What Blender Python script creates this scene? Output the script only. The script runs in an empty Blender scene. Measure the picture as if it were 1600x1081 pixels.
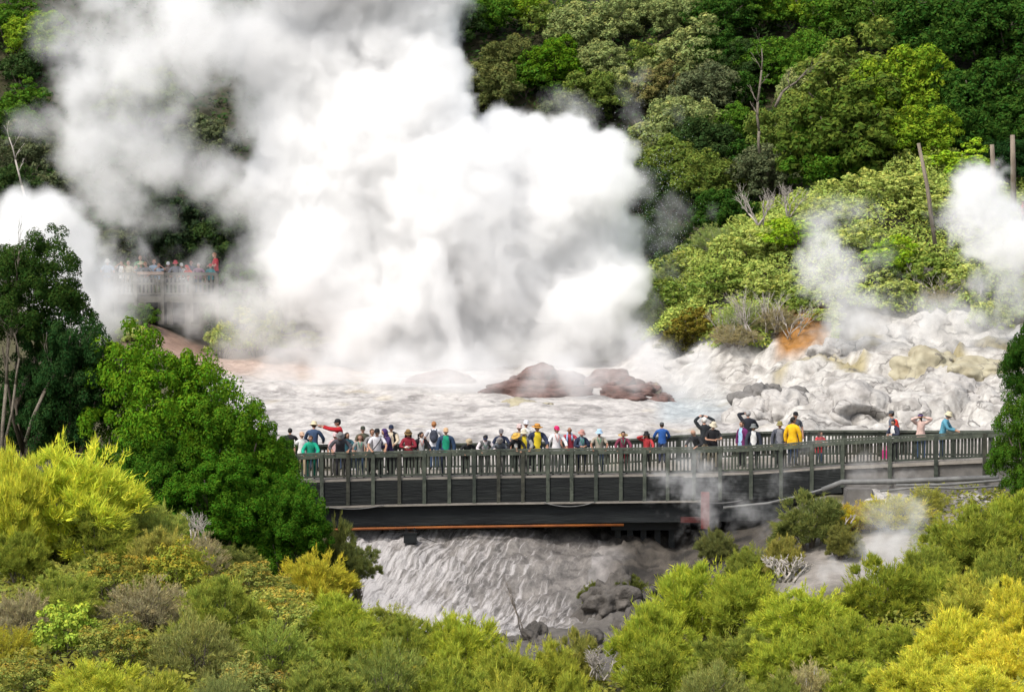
import bpy, bmesh, math, random
import numpy as np
from mathutils import Vector, Matrix, noise as MN
# ------------------------------------------------------------------ camera frame, scene
F=4214.0; TH=math.radians(2.5); ZC=9.4          # focal length in photo pixels, camera pitch, camera height over the bridge deck
CT,ST=math.cos(TH),math.sin(TH)
def P(px,py,D):
    """world point seen at photo pixel (px,py) at distance D"""
    a=(px-800)/F; b=(540.5-py)/F
    y=CT+b*ST; z=-ST+b*CT; s=D/y
    return Vector((a*s,D,ZC+z*s))
def PY(z,D):
    t=(z-ZC)/D
    b=(t*CT+ST)/(CT-t*ST)
    return 540.5-b*F
def X(px,D): return (px-800)/F*D
sc=bpy.context.scene
col=sc.collection
R=random.Random(7)
def link(o,parent=None):
    col.objects.link(o)
    if parent is not None: o.parent=parent
    return o
def tag(o,label=None,cat=None,group=None,kind=None):
    if label: o['label']=label
    if cat: o['category']=cat
    if group: o['group']=group
    if kind: o['kind']=kind
    return o
def empty(name,loc,label,cat,group=None,rz=0.0):
    o=bpy.data.objects.new(name,None); o.empty_display_size=.3
    o.location=loc; o.rotation_euler=(0,0,rz)
    return tag(link(o),label,cat,group)
# ------------------------------------------------------------------ materials
def new_mat(name):
    m=bpy.data.materials.new(name); m.use_nodes=True
    return m,m.node_tree,m.node_tree.nodes,m.node_tree.links
def pmat(name,c1,c2=None,scale=3.0,rough=.8,bump=0.0,detail=5,stretch=None,metal=0.0,bscale=None):
    m,nt,N,L=new_mat(name); b=N['Principled BSDF']
    b.inputs['Roughness'].default_value=rough; b.inputs['Metallic'].default_value=metal
    try: b.inputs['Specular IOR Level'].default_value=.3
    except Exception: pass
    c2=c2 or tuple(v*.7 for v in c1)
    tc=N.new('ShaderNodeTexCoord'); v=tc.outputs['Object']
    if stretch:
        mp=N.new('ShaderNodeMapping'); mp.inputs['Scale'].default_value=stretch; L.new(v,mp.inputs[0]); v=mp.outputs[0]
    n=N.new('ShaderNodeTexNoise'); n.inputs['Scale'].default_value=scale; n.inputs['Detail'].default_value=detail; n.inputs['Roughness'].default_value=.62
    L.new(v,n.inputs['Vector'])
    r=N.new('ShaderNodeValToRGB'); r.color_ramp.elements[0].position=.32; r.color_ramp.elements[1].position=.68
    r.color_ramp.elements[0].color=(*c2,1); r.color_ramp.elements[1].color=(*c1,1)
    L.new(n.outputs['Fac'],r.inputs[0]); L.new(r.outputs[0],b.inputs['Base Color'])
    if bump:
        n2=N.new('ShaderNodeTexNoise'); n2.inputs['Scale'].default_value=bscale or scale*3; n2.inputs['Detail'].default_value=6
        L.new(v,n2.inputs['Vector'])
        bp=N.new('ShaderNodeBump'); bp.inputs['Strength'].default_value=bump; bp.inputs['Distance'].default_value=.1
        L.new(n2.outputs['Fac'],bp.inputs['Height']); L.new(bp.outputs[0],b.inputs['Normal'])
    return m
def leaf_mat(name,tip,trans=.35):
    """leaf colour = object colour, varied leaf by leaf; new growth / blossom on the shoot tips takes the tip colour"""
    m,nt,N,L=new_mat(name); N.clear()
    out=N.new('ShaderNodeOutputMaterial'); oi=N.new('ShaderNodeObjectInfo'); ge=N.new('ShaderNodeNewGeometry')
    at=N.new('ShaderNodeAttribute'); at.attribute_name='tip'
    hs=N.new('ShaderNodeHueSaturation'); L.new(oi.outputs['Color'],hs.inputs['Color'])
    mr=N.new('ShaderNodeMapRange'); mr.inputs['To Min'].default_value=.72; mr.inputs['To Max'].default_value=1.3
    L.new(ge.outputs['Random Per Island'],mr.inputs['Value']); L.new(mr.outputs[0],hs.inputs['Value'])
    mh=N.new('ShaderNodeMapRange'); mh.inputs['To Min'].default_value=.475; mh.inputs['To Max'].default_value=.525
    mu=N.new('ShaderNodeMath'); mu.operation='FRACT'; m2=N.new('ShaderNodeMath'); m2.operation='MULTIPLY'; m2.inputs[1].default_value=17.3
    L.new(ge.outputs['Random Per Island'],m2.inputs[0]); L.new(m2.outputs[0],mu.inputs[0]); L.new(mu.outputs[0],mh.inputs['Value']); L.new(mh.outputs[0],hs.inputs['Hue'])
    mx=N.new('ShaderNodeMix'); mx.data_type='RGBA'; L.new(at.outputs['Fac'],mx.inputs['Factor']); L.new(hs.outputs[0],mx.inputs['A'])
    t2=N.new('ShaderNodeMix'); t2.data_type='RGBA'; t2.blend_type='MULTIPLY'; t2.inputs['Factor'].default_value=1
    L.new(hs.outputs[0],t2.inputs['A']); t2.inputs['B'].default_value=(*tip,1); L.new(t2.outputs['Result'],mx.inputs['B'])
    d=N.new('ShaderNodeBsdfDiffuse'); t=N.new('ShaderNodeBsdfTranslucent'); s=N.new('ShaderNodeMixShader'); s.inputs[0].default_value=trans
    L.new(mx.outputs['Result'],d.inputs[0]); L.new(mx.outputs['Result'],t.inputs[0]); L.new(d.outputs[0],s.inputs[1]); L.new(t.outputs[0],s.inputs[2]); L.new(s.outputs[0],out.inputs[0])
    return m
# ------------------------------------------------------------------ mesh helpers
def mesh_np(name,v,f,mat=None,tip=None,smooth=False):
    me=bpy.data.meshes.new(name); v=np.asarray(v,dtype=np.float32); f=np.asarray(f,dtype=np.int32)
    me.vertices.add(len(v)); me.vertices.foreach_set('co',v.ravel())
    k=f.shape[1]; me.loops.add(f.size); me.loops.foreach_set('vertex_index',f.ravel())
    me.polygons.add(len(f)); me.polygons.foreach_set('loop_start',np.arange(0,f.size,k,dtype=np.int32))
    me.update(calc_edges=True)
    if smooth: me.polygons.foreach_set('use_smooth',np.ones(len(f),dtype=bool))
    if tip is not None:
        a=me.attributes.new('tip','FLOAT','FACE'); a.data.foreach_set('value',np.asarray(tip,dtype=np.float32))
    if mat: me.materials.append(mat)
    return me
class MB:
    def __init__(s): s.v=[]; s.f=[]
    def box(s,a,b,bev=0):
        (x0,y0,z0),(x1,y1,z1)=a,b; n=len(s.v)
        s.v+=[(x0,y0,z0),(x1,y0,z0),(x1,y1,z0),(x0,y1,z0),(x0,y0,z1),(x1,y0,z1),(x1,y1,z1),(x0,y1,z1)]
        s.f+=[tuple(n+i for i in q) for q in ((0,3,2,1),(4,5,6,7),(0,1,5,4),(1,2,6,5),(2,3,7,6),(3,0,4,7))]
        return s
    def beam(s,p,q,w,h,up=Vector((0,0,1))):
        """square bar from p to q, w across, h along up"""
        p,q=Vector(p),Vector(q); d=(q-p).normalized()
        if abs(d.dot(up))>.98: up=Vector((0,1,0))
        sx=d.cross(up).normalized()*w/2; sy=sx.cross(d).normalized()*h/2; n=len(s.v)
        for e in (p,q): s.v+=[tuple(e-sx-sy),tuple(e+sx-sy),tuple(e+sx+sy),tuple(e-sx+sy)]
        s.f+=[tuple(n+i for i in z) for z in ((0,3,2,1),(4,5,6,7),(0,1,5,4),(1,2,6,5),(2,3,7,6),(3,0,4,7))]
        return s
    def tube(s,pts,rad,k=6,cap=True):
        pts=[Vector(p) for p in pts]; n0=len(s.v); m=len(pts)
        if not hasattr(rad,'__len__'): rad=[rad]*m
        ref=Vector((.3,.2,1)).normalized()
        for i,p in enumerate(pts):
            d=(pts[min(i+1,m-1)]-pts[max(i-1,0)])
            d=d.normalized() if d.length>1e-9 else Vector((0,0,1))
            a=d.cross(ref)
            if a.length<1e-3: a=d.cross(Vector((1,0,0)))
            a.normalize(); b=d.cross(a)
            for j in range(k):
                t=2*math.pi*j/k; s.v.append(tuple(p+(a*math.cos(t)+b*math.sin(t))*rad[i]))
        for i in range(m-1):
            for j in range(k):
                a0=n0+i*k+j; a1=n0+i*k+(j+1)%k
                s.f.append((a0,a1,a1+k,a0+k))
        if cap:
            s.f.append(tuple(n0+j for j in range(k))[::-1]); s.f.append(tuple(n0+(m-1)*k+j for j in range(k)))
        return s
    def lathe(s,c,prof,k=12,sx=1,sy=1):
        c=Vector(c); n0=len(s.v)
        for r,z in prof:
            for j in range(k):
                t=2*math.pi*j/k; s.v.append((c.x+r*sx*math.cos(t),c.y+r*sy*math.sin(t),c.z+z))
        for i in range(len(prof)-1):
            for j in range(k):
                a0=n0+i*k+j; a1=n0+i*k+(j+1)%k; s.f.append((a0,a1,a1+k,a0+k))
        s.f.append(tuple(n0+j for j in range(k))[::-1]); s.f.append(tuple(n0+(len(prof)-1)*k+j for j in range(k)))
        return s
    def ball(s,c,r,nu=10,nv=7):
        c=Vector(c); r=r if hasattr(r,'__len__') else (r,r,r)
        n0=len(s.v)
        s.v.append((c.x,c.y,c.z-r[2]))
        for i in range(1,nv):
            a=-math.pi/2+math.pi*i/nv
            for j in range(nu):
                t=2*math.pi*j/nu; s.v.append((c.x+r[0]*math.cos(a)*math.cos(t),c.y+r[1]*math.cos(a)*math.sin(t),c.z+r[2]*math.sin(a)))
        s.v.append((c.x,c.y,c.z+r[2])); top=len(s.v)-1
        for j in range(nu):
            s.f.append((n0,n0+1+(j+1)%nu,n0+1+j)); b=n0+1+(nv-2)*nu
            s.f.append((b+j,b+(j+1)%nu,top))
        for i in range(nv-2):
            for j in range(nu):
                a0=n0+1+i*nu+j; a1=n0+1+i*nu+(j+1)%nu; s.f.append((a0,a1,a1+nu,a0+nu))
        return s
    def mesh(s,name,mat,smooth=False):
        me=bpy.data.meshes.new(name); me.from_pydata(s.v,[],s.f); me.update()
        if mat: me.materials.append(mat)
        if smooth: me.polygons.foreach_set('use_smooth',[True]*len(me.polygons))
        return me
    def build(s,name,mat,parent=None,smooth=False,loc=None):
        o=bpy.data.objects.new(name,s.mesh(name,mat,smooth))
        if loc is not None: o.location=loc
        return link(o,parent)
# ------------------------------------------------------------------ camera, sky, sun
cam=bpy.data.cameras.new('camera'); co=link(bpy.data.objects.new('camera',cam))
cam.sensor_width=36; cam.lens=36*F/1600; co.location=(0,0,ZC); co.rotation_euler=(math.pi/2-TH,0,0); cam.clip_start=.5; cam.clip_end=3000
sc.camera=co
SUN_EL,SUN_AZ=math.radians(52),math.radians(-142)      # azimuth from +Y towards +X: behind the camera on its left
w=bpy.data.worlds.new('World'); sc.world=w; w.use_nodes=True
sky=w.node_tree.nodes.new('ShaderNodeTexSky'); sky.sky_type='NISHITA'; sky.sun_disc=False
sky.sun_elevation=SUN_EL; sky.sun_rotation=SUN_AZ; sky.air_density=1.0; sky.dust_density=3.0; sky.ozone_density=.6
hsv=w.node_tree.nodes.new('ShaderNodeHueSaturation'); hsv.inputs['Saturation'].default_value=.45      # thin high cloud: a paler sky
w.node_tree.links.new(sky.outputs[0],hsv.inputs['Color']); w.node_tree.links.new(hsv.outputs[0],w.node_tree.nodes['Background'].inputs[0]); w.node_tree.nodes['Background'].inputs[1].default_value=.15
sun=bpy.data.lights.new('sun','SUN'); sun.energy=2.1; sun.angle=math.radians(12); sun.color=(1,.95,.87)
so=link(bpy.data.objects.new('sun',sun))
sd=Vector((math.sin(SUN_AZ)*math.cos(SUN_EL),math.cos(SUN_AZ)*math.cos(SUN_EL),math.sin(SUN_EL)))
so.rotation_euler=sd.to_track_quat('Z','Y').to_euler()
sc.view_settings.view_transform='Standard'; sc.view_settings.look='None'; sc.view_settings.gamma=1; sc.view_settings.exposure=.64
cy=sc.cycles
cy.adaptive_threshold=.02; cy.volume_bounces=12; cy.max_bounces=14; cy.diffuse_bounces=4; cy.glossy_bounces=2; cy.transmission_bounces=4; cy.transparent_max_bounces=8
cy.volume_step_rate=3; cy.volume_max_steps=256; cy.use_denoising=True; cy.caustics_reflective=False; cy.caustics_refractive=False
# ------------------------------------------------------------------ ground: one sheet, heights by (column, distance)
GC=[-300,0,150,350,560,800,950,1060,1160,1300,1450,1600,1900]
GT=[
(0,  [7.6]*13),
(12, [6.2]*13),
(40, [0.0]*13),
(58, [-1.5,-1.8,-2,-2.3,-2.6,-3,-3.2,-3,-2.8,-2.5,-2.2,-2,-1.5]),
(66, [-1.2,-1.4,-1.5,-1.9,-2.6,-3.6,-4,-3.8,-3.3,-2.8,-2.3,-2,-1.5]),
(75, [-.8,-1,-1,-1.3,-2.6,-4,-4.6,-4.2,-3.5,-2.8,-2.3,-2,-1.5]),
(84, [-.6,-.8,-.8,-1.2,-3.2,-4.6,-5,-4.6,-3.2,-2.2,-1.9,-1.6,-1]),
(90, [-.4,-.6,-.8,-1.8,-4.2,-4.8,-4.9,-4.2,-2.8,-1.6,-1.4,-1.1,-.6]),
(96, [-.2,-.4,-.8,-2.0,-4.7,-4.7,-4.0,-3.6,-2.4,-.7,-.5,-.3,0]),
(101,[0,-.2,-.5,-1.4,-2.35,-2.25,-2.6,-2.8,-1.9,-.3,-.1,.1,.3]),
(104.5,[.2,.2,0,-.4,-.9,-.8,-1.6,-2.2,-1.2,.2,.4,.6,.7]),
(107.5,[.6,.6,.6,.7,.75,.75,.75,.7,.7,.9,1.1,1.2,1.3]),
(112,[1.2,1.2,1.1,1.1,1.1,1.1,1.1,1,1.1,1.7,1.8,1.8,1.8]),
(118,[1.8,1.8,1.7,1.6,1.5,1.45,1.4,1.2,1.5,2.6,2.6,2.5,2.4]),
(126,[3,2.8,2.6,2.2,2,1.95,1.9,1.6,2.3,3.5,3.5,3.4,3.3]),
(129,[3.5,3.2,3,2.4,2.1,2.1,2.05,1.9,3.2,3.9,3.9,3.8,3.7]),
(132,[4,3.6,3.4,2.6,2.25,2.2,2.2,2.7,4.8,5.6,5.2,4.8,4.4]),
(136,[5,4.6,4.4,2.7,2.3,2.25,2.4,4.5,7.2,8.5,8.2,7.2,6]),
(140,[6,5.5,5.1,3,2.4,2.4,2.8,6,8.7,10.4,11.4,10,8]),
(145,[7,6.5,6,3.8,2.8,3,4,7,9.2,11,12.4,11.2,10]),
(150,[8,8,7.5,5.5,5,5,5.5,7.5,9.5,11.2,12.6,12,11]),
(165,[13,13,12.5,11,11,11,11.5,12.5,13.5,15,16,16,16]),
(190,[27,27,26,24,24,24,24,24.5,25,26,27,27,27]),
(230,[44,44,43,42,42,42,42,42,43,43,44,44,44]),
(320,[62]*13),(500,[70]*13)]
GD=np.array([r[0] for r in GT],float); GZ=np.array([r[1] for r in GT],float); GCa=np.array(GC,float)
def ground0(px,D):
    """smooth height; px, D may be arrays"""
    px=np.atleast_1d(np.asarray(px,float)); D=np.atleast_1d(np.asarray(D,float))
    pc=np.clip(px,GC[0],GC[-1]); i=np.clip(np.searchsorted(GCa,pc,side='right')-1,0,len(GC)-2)
    t=(pc-GCa[i])/(GCa[i+1]-GCa[i]); t=t*t*(3-2*t)*.5+t*.5
    Dc=np.clip(D,0,499.9); j=np.clip(np.searchsorted(GD,Dc,side='right')-1,0,len(GD)-2)
    s=(Dc-GD[j])/(GD[j+1]-GD[j]); s=s*s*(3-2*s)*.35+s*.65
    return (GZ[j,i]*(1-t)+GZ[j,i+1]*t)*(1-s)+(GZ[j+1,i]*(1-t)+GZ[j+1,i+1]*t)*s
def g0(px,D): return float(ground0(px,D)[0])
def sm(a,b,x):
    t=min(1,max(0,(x-a)/(b-a))); return t*t*(3-2*t)
def pillow(p):
    d=MN.voronoi(p)[0]; return min(1.0,(d[1]-d[0])*1.6)
def block(p):
    d,c=MN.voronoi(p); return sm(0,.38,d[1]-d[0])*(.35+.65*(.5+.5*MN.cell(c[0]*3.7+Vector((.37,.11,.53)))))
def rockiness(px,D):
    r=sm(1090,1200,px-(118-D)*9)*sm(107,109.5,D)*(1-sm(129,133,D+sm(1300,1600,px)*-4))
    b=sm(1010,1080,px)*(1-sm(1170,1230,px))*sm(129,131,D)*(1-sm(134,137,D))
    return max(r,b*.8)
def ground_z(px,D,z):
    x=X(px,D); p=Vector((x,D,0))
    tz=sm(105,108,D)*(1-sm(140,147,D))*sm(250,380,px)*(1-sm(1250,1400,px)*sm(129,132,D))
    k=rockiness(px,D)
    fall=sm(500,570,px)*(1-sm(1030,1130,px))*sm(90,96,D)*(1-sm(106,108,D))
    dz=0.0
    if tz>0:
        zz=z+MN.noise(p*.25)*.22+MN.noise(Vector((x*.5,D*1.0,3)))*.08
        h=.3; q=zz/h+MN.noise(Vector((x*.16,D*.28,4)))*.9; fl=math.floor(q); fr=q-fl
        st=h*(fl+sm(.55,1.0,fr))-h*MN.noise(Vector((x*.16,D*.28,4)))*.9
        dz+=tz*(1-k)*((zz-z)*.6+(st-zz)*.8+.035*MN.noise(p*3.1)+.03*MN.noise(p*7))
        dz+=tz*(1-k)*.22*block(p*.6+Vector((3,8,2)))*sm(-.1,.35,MN.noise(p*.22+Vector((5,1,7))))
    if k>0:
        pp=Vector((x*.22+MN.noise(p*.5)*.35,D*.26+MN.noise(p*.4+Vector((8,1,2)))*.4,2.2)); a=block(pp); b=block(p*.8+Vector((4,4,4))); c=MN.noise(p*2.2)
        rz=a*.95+b*.26+.3*MN.noise(p*.55); q=rz/.42+MN.noise(p*.8)*.6; fl=math.floor(q); rz=rz*.45+.55*(.42*(fl+sm(.35,.8,q-fl))-.42*.6*MN.noise(p*.8)); dz+=k*(rz-.4+c*.07+.05*MN.noise(p*5)+.035*MN.noise(p*9))
    if fall>0:
        q=Vector((x*.55+(D-100)*.3+MN.noise(p*.6)*.5,D*.55,1)); a=block(q)+MN.turbulence(p*.9,4,False)*.5; b=pillow(Vector((x*1.7,D*1.5+MN.noise(p)*.6,5)))
        wr=sm(900,990,px+ (D-100)*-6)
        dz+=fall*(a*.22+b*.12-.2+.10*MN.noise(p*2.2)+.11*MN.noise(p*4.5)+.07*MN.noise(p*8)+wr*(.5*MN.noise(p*.45)+.35*MN.turbulence(p*.8,4,True)))
    if D<106: dz+=.25*MN.noise(p*.4)*(1-fall)*sm(40,55,D)
    if D>128 and tz<1: dz+=(1-tz)*.5*MN.noise(p*.25)
    return z+dz
cols=np.concatenate([np.arange(-2600,-40,90),np.arange(-40,1644,5.0),np.arange(1650,4300,90)])
rows=np.concatenate([np.arange(0,52,4.0),np.arange(52,88,1.2),np.arange(88,109,.22),np.arange(109,146,.3),np.arange(146,200,2.0),np.arange(200,500,20.0)])
CC,DD=np.meshgrid(cols,rows); Z0=ground0(CC.ravel(),DD.ravel()).reshape(CC.shape)
GV=np.zeros((len(rows),len(cols),3)); GCOL=np.zeros((len(rows),len(cols),4)); GCOL[...,3]=1
def mixc(a,b,t): return tuple(a[i]+(b[i]-a[i])*t for i in range(3))
def ground_col(px,D,z):
    x_=X(px,D); p=Vector((x_,D,z))
    n=MN.noise(p*.5); n2=MN.noise(p*1.7)
    c=(.075,.07,.035)                                             # soil under the scrub
    bare=sm(1180,1240,px)*sm(84,87,D+n)*(1-sm(1420,1480,px-(D-88)*12))
    c=mixc(c,(.27,.245,.22),bare*sm(-.5,.1,n+.3))
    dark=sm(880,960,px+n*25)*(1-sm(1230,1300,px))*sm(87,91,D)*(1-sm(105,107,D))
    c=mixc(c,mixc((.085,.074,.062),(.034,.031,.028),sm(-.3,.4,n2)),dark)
    fl=sm(520,580,px)*(1-sm(900,985,px+n*30-(D-100)*-5))*sm(93,95.5,D)*(1-sm(106,108,D))
    c=mixc(c,mixc((.34,.32,.315),(.19,.18,.175),sm(-.2,.4,n2)),fl)
    bed=sm(620,700,px)*(1-sm(960,1020,px))*sm(86,88,D)*(1-sm(93,95.5,D))
    c=mixc(c,(.12,.11,.10),bed)
    ter=sm(105.5,107.5,D)*sm(270,350,px)*(1-sm(141,146,D))
    k=rockiness(px,D)
    tcol=mixc(mixc((.47,.445,.425),(.30,.282,.27),sm(-.15,.45,n2*.7+n*.6+MN.noise(p*4)*.3)),(.42,.36,.24),sm(.35,.6,MN.noise(p*.6+Vector((7,7,7))))*.4)
    tcol=mixc(tcol,(.20,.188,.18),sm(.0,.5,MN.noise(Vector((x_*.22,D*.3,11)))+n2*.4)*.6*(1-sm(114,121,D)))
    tcol=mixc(tcol,(.38,.27,.215),sm(126,133,D)*(1-sm(480,640,px))*.75)
    tcol=mixc(tcol,(.35,.385,.40),sm(1010,1050,px)*(1-sm(1160,1200,px-(118-D)*9))*sm(114,118,D)*(1-sm(128,130,D))*.9)
    tcol=mixc(tcol,mixc((.47,.45,.42),(.29,.272,.25),sm(-.15,.4,n2+MN.noise(p*4)*.35)),k)
    tcol=mixc(tcol,(.27,.225,.10),k*.8*sm(.3,.55,MN.noise(p*.42+Vector((1,5,3))))*sm(115,121,D))
    c=mixc(c,tcol,ter)
    hill=sm(1180,1230,px)*sm(128.5,131,D)+sm(1000,1060,px)*sm(133,136,D)+sm(142,147,D)
    c=mixc(c,(.045,.042,.02),min(1,hill)*(1-sm(1320,1380,px)*(1-sm(131,134,D))))
    c=mixc(c,(.30,.145,.04),sm(1205,1225,px)*(1-sm(1285,1305,px))*sm(127.5,128.5,D)*(1-sm(131.5,133,D)))
    c=mixc(c,(.33,.225,.18),sm(180,215,px)*(1-sm(310,350,px))*sm(131,133,D)*(1-sm(139.5,140.5,D)))
    return c
for r,D in enumerate(rows):
    for c,px in enumerate(cols):
        D=float(D); px=float(px)
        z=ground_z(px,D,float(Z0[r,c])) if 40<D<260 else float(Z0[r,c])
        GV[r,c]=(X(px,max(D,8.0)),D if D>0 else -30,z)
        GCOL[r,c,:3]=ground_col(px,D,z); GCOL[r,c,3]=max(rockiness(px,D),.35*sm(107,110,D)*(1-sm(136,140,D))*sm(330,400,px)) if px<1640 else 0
def cracks(N,L,vec,scale):
    """broken network of dark crack lines for the rock colour: 0 plain rock, 1 crack"""
    n=N.new('ShaderNodeTexNoise'); n.inputs['Scale'].default_value=scale*1.7; n.inputs['Detail'].default_value=5; L.new(vec,n.inputs['Vector'])
    w_=N.new('ShaderNodeVectorMath'); w_.operation='MULTIPLY_ADD'; L.new(n.outputs['Color'],w_.inputs[0]); w_.inputs[1].default_value=(1.1/scale,1.1/scale,.9/scale); L.new(vec,w_.inputs[2])
    v=N.new('ShaderNodeTexVoronoi'); v.feature='DISTANCE_TO_EDGE'; v.inputs['Scale'].default_value=scale; L.new(w_.outputs[0],v.inputs['Vector'])
    r=N.new('ShaderNodeMapRange'); r.inputs['From Min'].default_value=.0; r.inputs['From Max'].default_value=.055; r.inputs['To Min'].default_value=1; r.inputs['To Max'].default_value=0; L.new(v.outputs['Distance'],r.inputs['Value'])
    n2=N.new('ShaderNodeTexNoise'); n2.inputs['Scale'].default_value=scale*.9; L.new(vec,n2.inputs['Vector']); r2=N.new('ShaderNodeMapRange'); r2.inputs['From Min'].default_value=.42; r2.inputs['From Max'].default_value=.60; L.new(n2.outputs['Fac'],r2.inputs['Value'])
    m_=N.new('ShaderNodeMath'); m_.operation='MULTIPLY'; L.new(r.outputs[0],m_.inputs[0]); L.new(r2.outputs[0],m_.inputs[1]); return m_.outputs[0]
def terrain_mat(name,bump=.4):
    m,nt,N,L=new_mat(name); b=N['Principled BSDF']; b.inputs['Roughness'].default_value=.85; b.inputs['Specular IOR Level'].default_value=.2
    a=N.new('ShaderNodeAttribute'); a.attribute_name='Col'
    tc=N.new('ShaderNodeTexCoord'); n=N.new('ShaderNodeTexNoise'); n.inputs['Scale'].default_value=2.4; n.inputs['Detail'].default_value=10; n.inputs['Roughness'].default_value=.7
    L.new(tc.outputs['Object'],n.inputs['Vector'])
    mr=N.new('ShaderNodeMapRange'); mr.inputs['From Min'].default_value=.3; mr.inputs['From Max'].default_value=.7; mr.inputs['To Min'].default_value=.62; mr.inputs['To Max'].default_value=1.22
    L.new(n.outputs['Fac'],mr.inputs['Value'])
    mx=N.new('ShaderNodeMix'); mx.data_type='RGBA'; mx.blend_type='MULTIPLY'; mx.inputs['Factor'].default_value=1
    cb=N.new('ShaderNodeCombineColor')
    for i in range(3): L.new(mr.outputs[0],cb.inputs[i])
    L.new(a.outputs['Color'],mx.inputs['A']); L.new(cb.outputs[0],mx.inputs['B'])
    cr=cracks(N,L,tc.outputs['Object'],.62); am=N.new('ShaderNodeMath'); am.operation='MULTIPLY'; L.new(cr,am.inputs[0]); L.new(a.outputs['Alpha'],am.inputs[1])
    dk=N.new('ShaderNodeMix'); dk.data_type='RGBA'; L.new(am.outputs[0],dk.inputs['Factor']); L.new(mx.outputs['Result'],dk.inputs['A']); dk.inputs['B'].default_value=(.10,.092,.085,1); L.new(dk.outputs['Result'],b.inputs['Base Color'])
    bp=N.new('ShaderNodeBump'); bp.inputs['Strength'].default_value=bump; bp.inputs['Distance'].default_value=.25; L.new(n.outputs['Fac'],bp.inputs['Height']); L.new(bp.outputs[0],b.inputs['Normal'])
    return m
TM=terrain_mat('terrain')
def water_mat():
    """knobbly grey rock with thin white water sheeting over it in fine slanting streaks"""
    m,nt,N,L=new_mat('falling_water'); b=N['Principled BSDF']; b.inputs['Roughness'].default_value=.55
    tc=N.new('ShaderNodeTexCoord'); P_=tc.outputs['Object']
    def noise(v,s,d,r=.6):
        n=N.new('ShaderNodeTexNoise'); n.inputs['Scale'].default_value=s; n.inputs['Detail'].default_value=d; n.inputs['Roughness'].default_value=r; L.new(v,n.inputs['Vector']); return n.outputs['Fac'],n.outputs['Color']
    def ramp(v,p0,c0,p1,c1):
        r=N.new('ShaderNodeValToRGB'); e=r.color_ramp.elements; e[0].position=p0; e[0].color=(*c0,1); e[1].position=p1; e[1].color=(*c1,1); L.new(v,r.inputs[0]); return r.outputs[0]
    wf,wc=noise(P_,.9,4)
    wa=N.new('ShaderNodeVectorMath'); wa.operation='MULTIPLY_ADD'; L.new(wc,wa.inputs[0]); wa.inputs[1].default_value=(.45,.5,0); L.new(P_,wa.inputs[2])
    dx=N.new('ShaderNodeVectorMath'); dx.operation='DOT_PRODUCT'; L.new(wa.outputs[0],dx.inputs[0]); dx.inputs[1].default_value=(4.2,-1.9,0); sp=N.new('ShaderNodeSeparateXYZ'); L.new(wa.outputs[0],sp.inputs[0]); my=N.new('ShaderNodeMath'); my.operation='MULTIPLY'; my.inputs[1].default_value=.6; L.new(sp.outputs['Y'],my.inputs[0]); mp=N.new('ShaderNodeCombineXYZ'); L.new(dx.outputs['Value'],mp.inputs[0]); L.new(my.outputs[0],mp.inputs[1])
    sf,_=noise(mp.outputs[0],1.5,8,.68); rf,_=noise(P_,3.2,9,.7)
    lf,_=noise(P_,.75,5); la=N.new('ShaderNodeMath'); la.operation='MULTIPLY_ADD'; L.new(lf,la.inputs[0]); la.inputs[1].default_value=.9; lb=N.new('ShaderNodeMath'); lb.operation='MULTIPLY_ADD'; L.new(rf,lb.inputs[0]); lb.inputs[1].default_value=.9; lb.inputs[2].default_value=-.4; L.new(lb.outputs[0],la.inputs[2])
    rock=ramp(la.outputs[0],.30,(.055,.05,.047),.72,(.235,.215,.198))
    # more water on the left and along the foot
    sx=N.new('ShaderNodeSeparateXYZ'); L.new(P_,sx.inputs[0])
    mr=N.new('ShaderNodeMapRange'); mr.inputs['From Min'].default_value=-6.2; mr.inputs['From Max'].default_value=3.0; mr.inputs['To Min'].default_value=.15; mr.inputs['To Max'].default_value=-.12; L.new(sx.outputs['X'],mr.inputs['Value'])
    mz=N.new('ShaderNodeMapRange'); mz.inputs['From Min'].default_value=-4.6; mz.inputs['From Max'].default_value=-3.9; mz.inputs['To Min'].default_value=.08; mz.inputs['To Max'].default_value=0; L.new(sx.outputs['Z'],mz.inputs['Value'])
    ad=N.new('ShaderNodeMath'); L.new(sf,ad.inputs[0]); L.new(mr.outputs[0],ad.inputs[1]); a2=N.new('ShaderNodeMath'); L.new(ad.outputs[0],a2.inputs[0]); L.new(mz.outputs[0],a2.inputs[1])
    fac=ramp(a2.outputs[0],.47,(0,0,0),.66,(.92,.92,.92))
    mx=N.new('ShaderNodeMix'); mx.data_type='RGBA'; L.new(fac,mx.inputs['Factor']); L.new(rock,mx.inputs['A']); mx.inputs['B'].default_value=(.52,.495,.49,1); L.new(mx.outputs['Result'],b.inputs['Base Color'])
    bp=N.new('ShaderNodeBump'); bp.inputs['Strength'].default_value=.8; bp.inputs['Distance'].default_value=.18; L.new(rf,bp.inputs['Height']); L.new(bp.outputs[0],b.inputs['Normal'])
    return m
WM=water_mat()
nc=len(cols); zone=np.zeros((len(rows)-1,nc-1),int)
for r in range(len(rows)-1):
    D=float(rows[r])
    for c in range(nc-1):
        px=float(cols[c])
        if D>=147 or (D>=129 and px>1200) or (D>=133.5 and px>1010) or (px<330 and D>=107): zone[r,c]=2
        elif D>=106: zone[r,c]=1
        elif 93.5<=D and 530<px<925+12*MN.noise(Vector((D*.8,0,0)))-(D-100)*-5: zone[r,c]=3
idx=np.arange(len(rows)*nc).reshape(len(rows),nc)
fv=GV.reshape(-1,3); fc=GCOL.reshape(-1,4)
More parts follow.
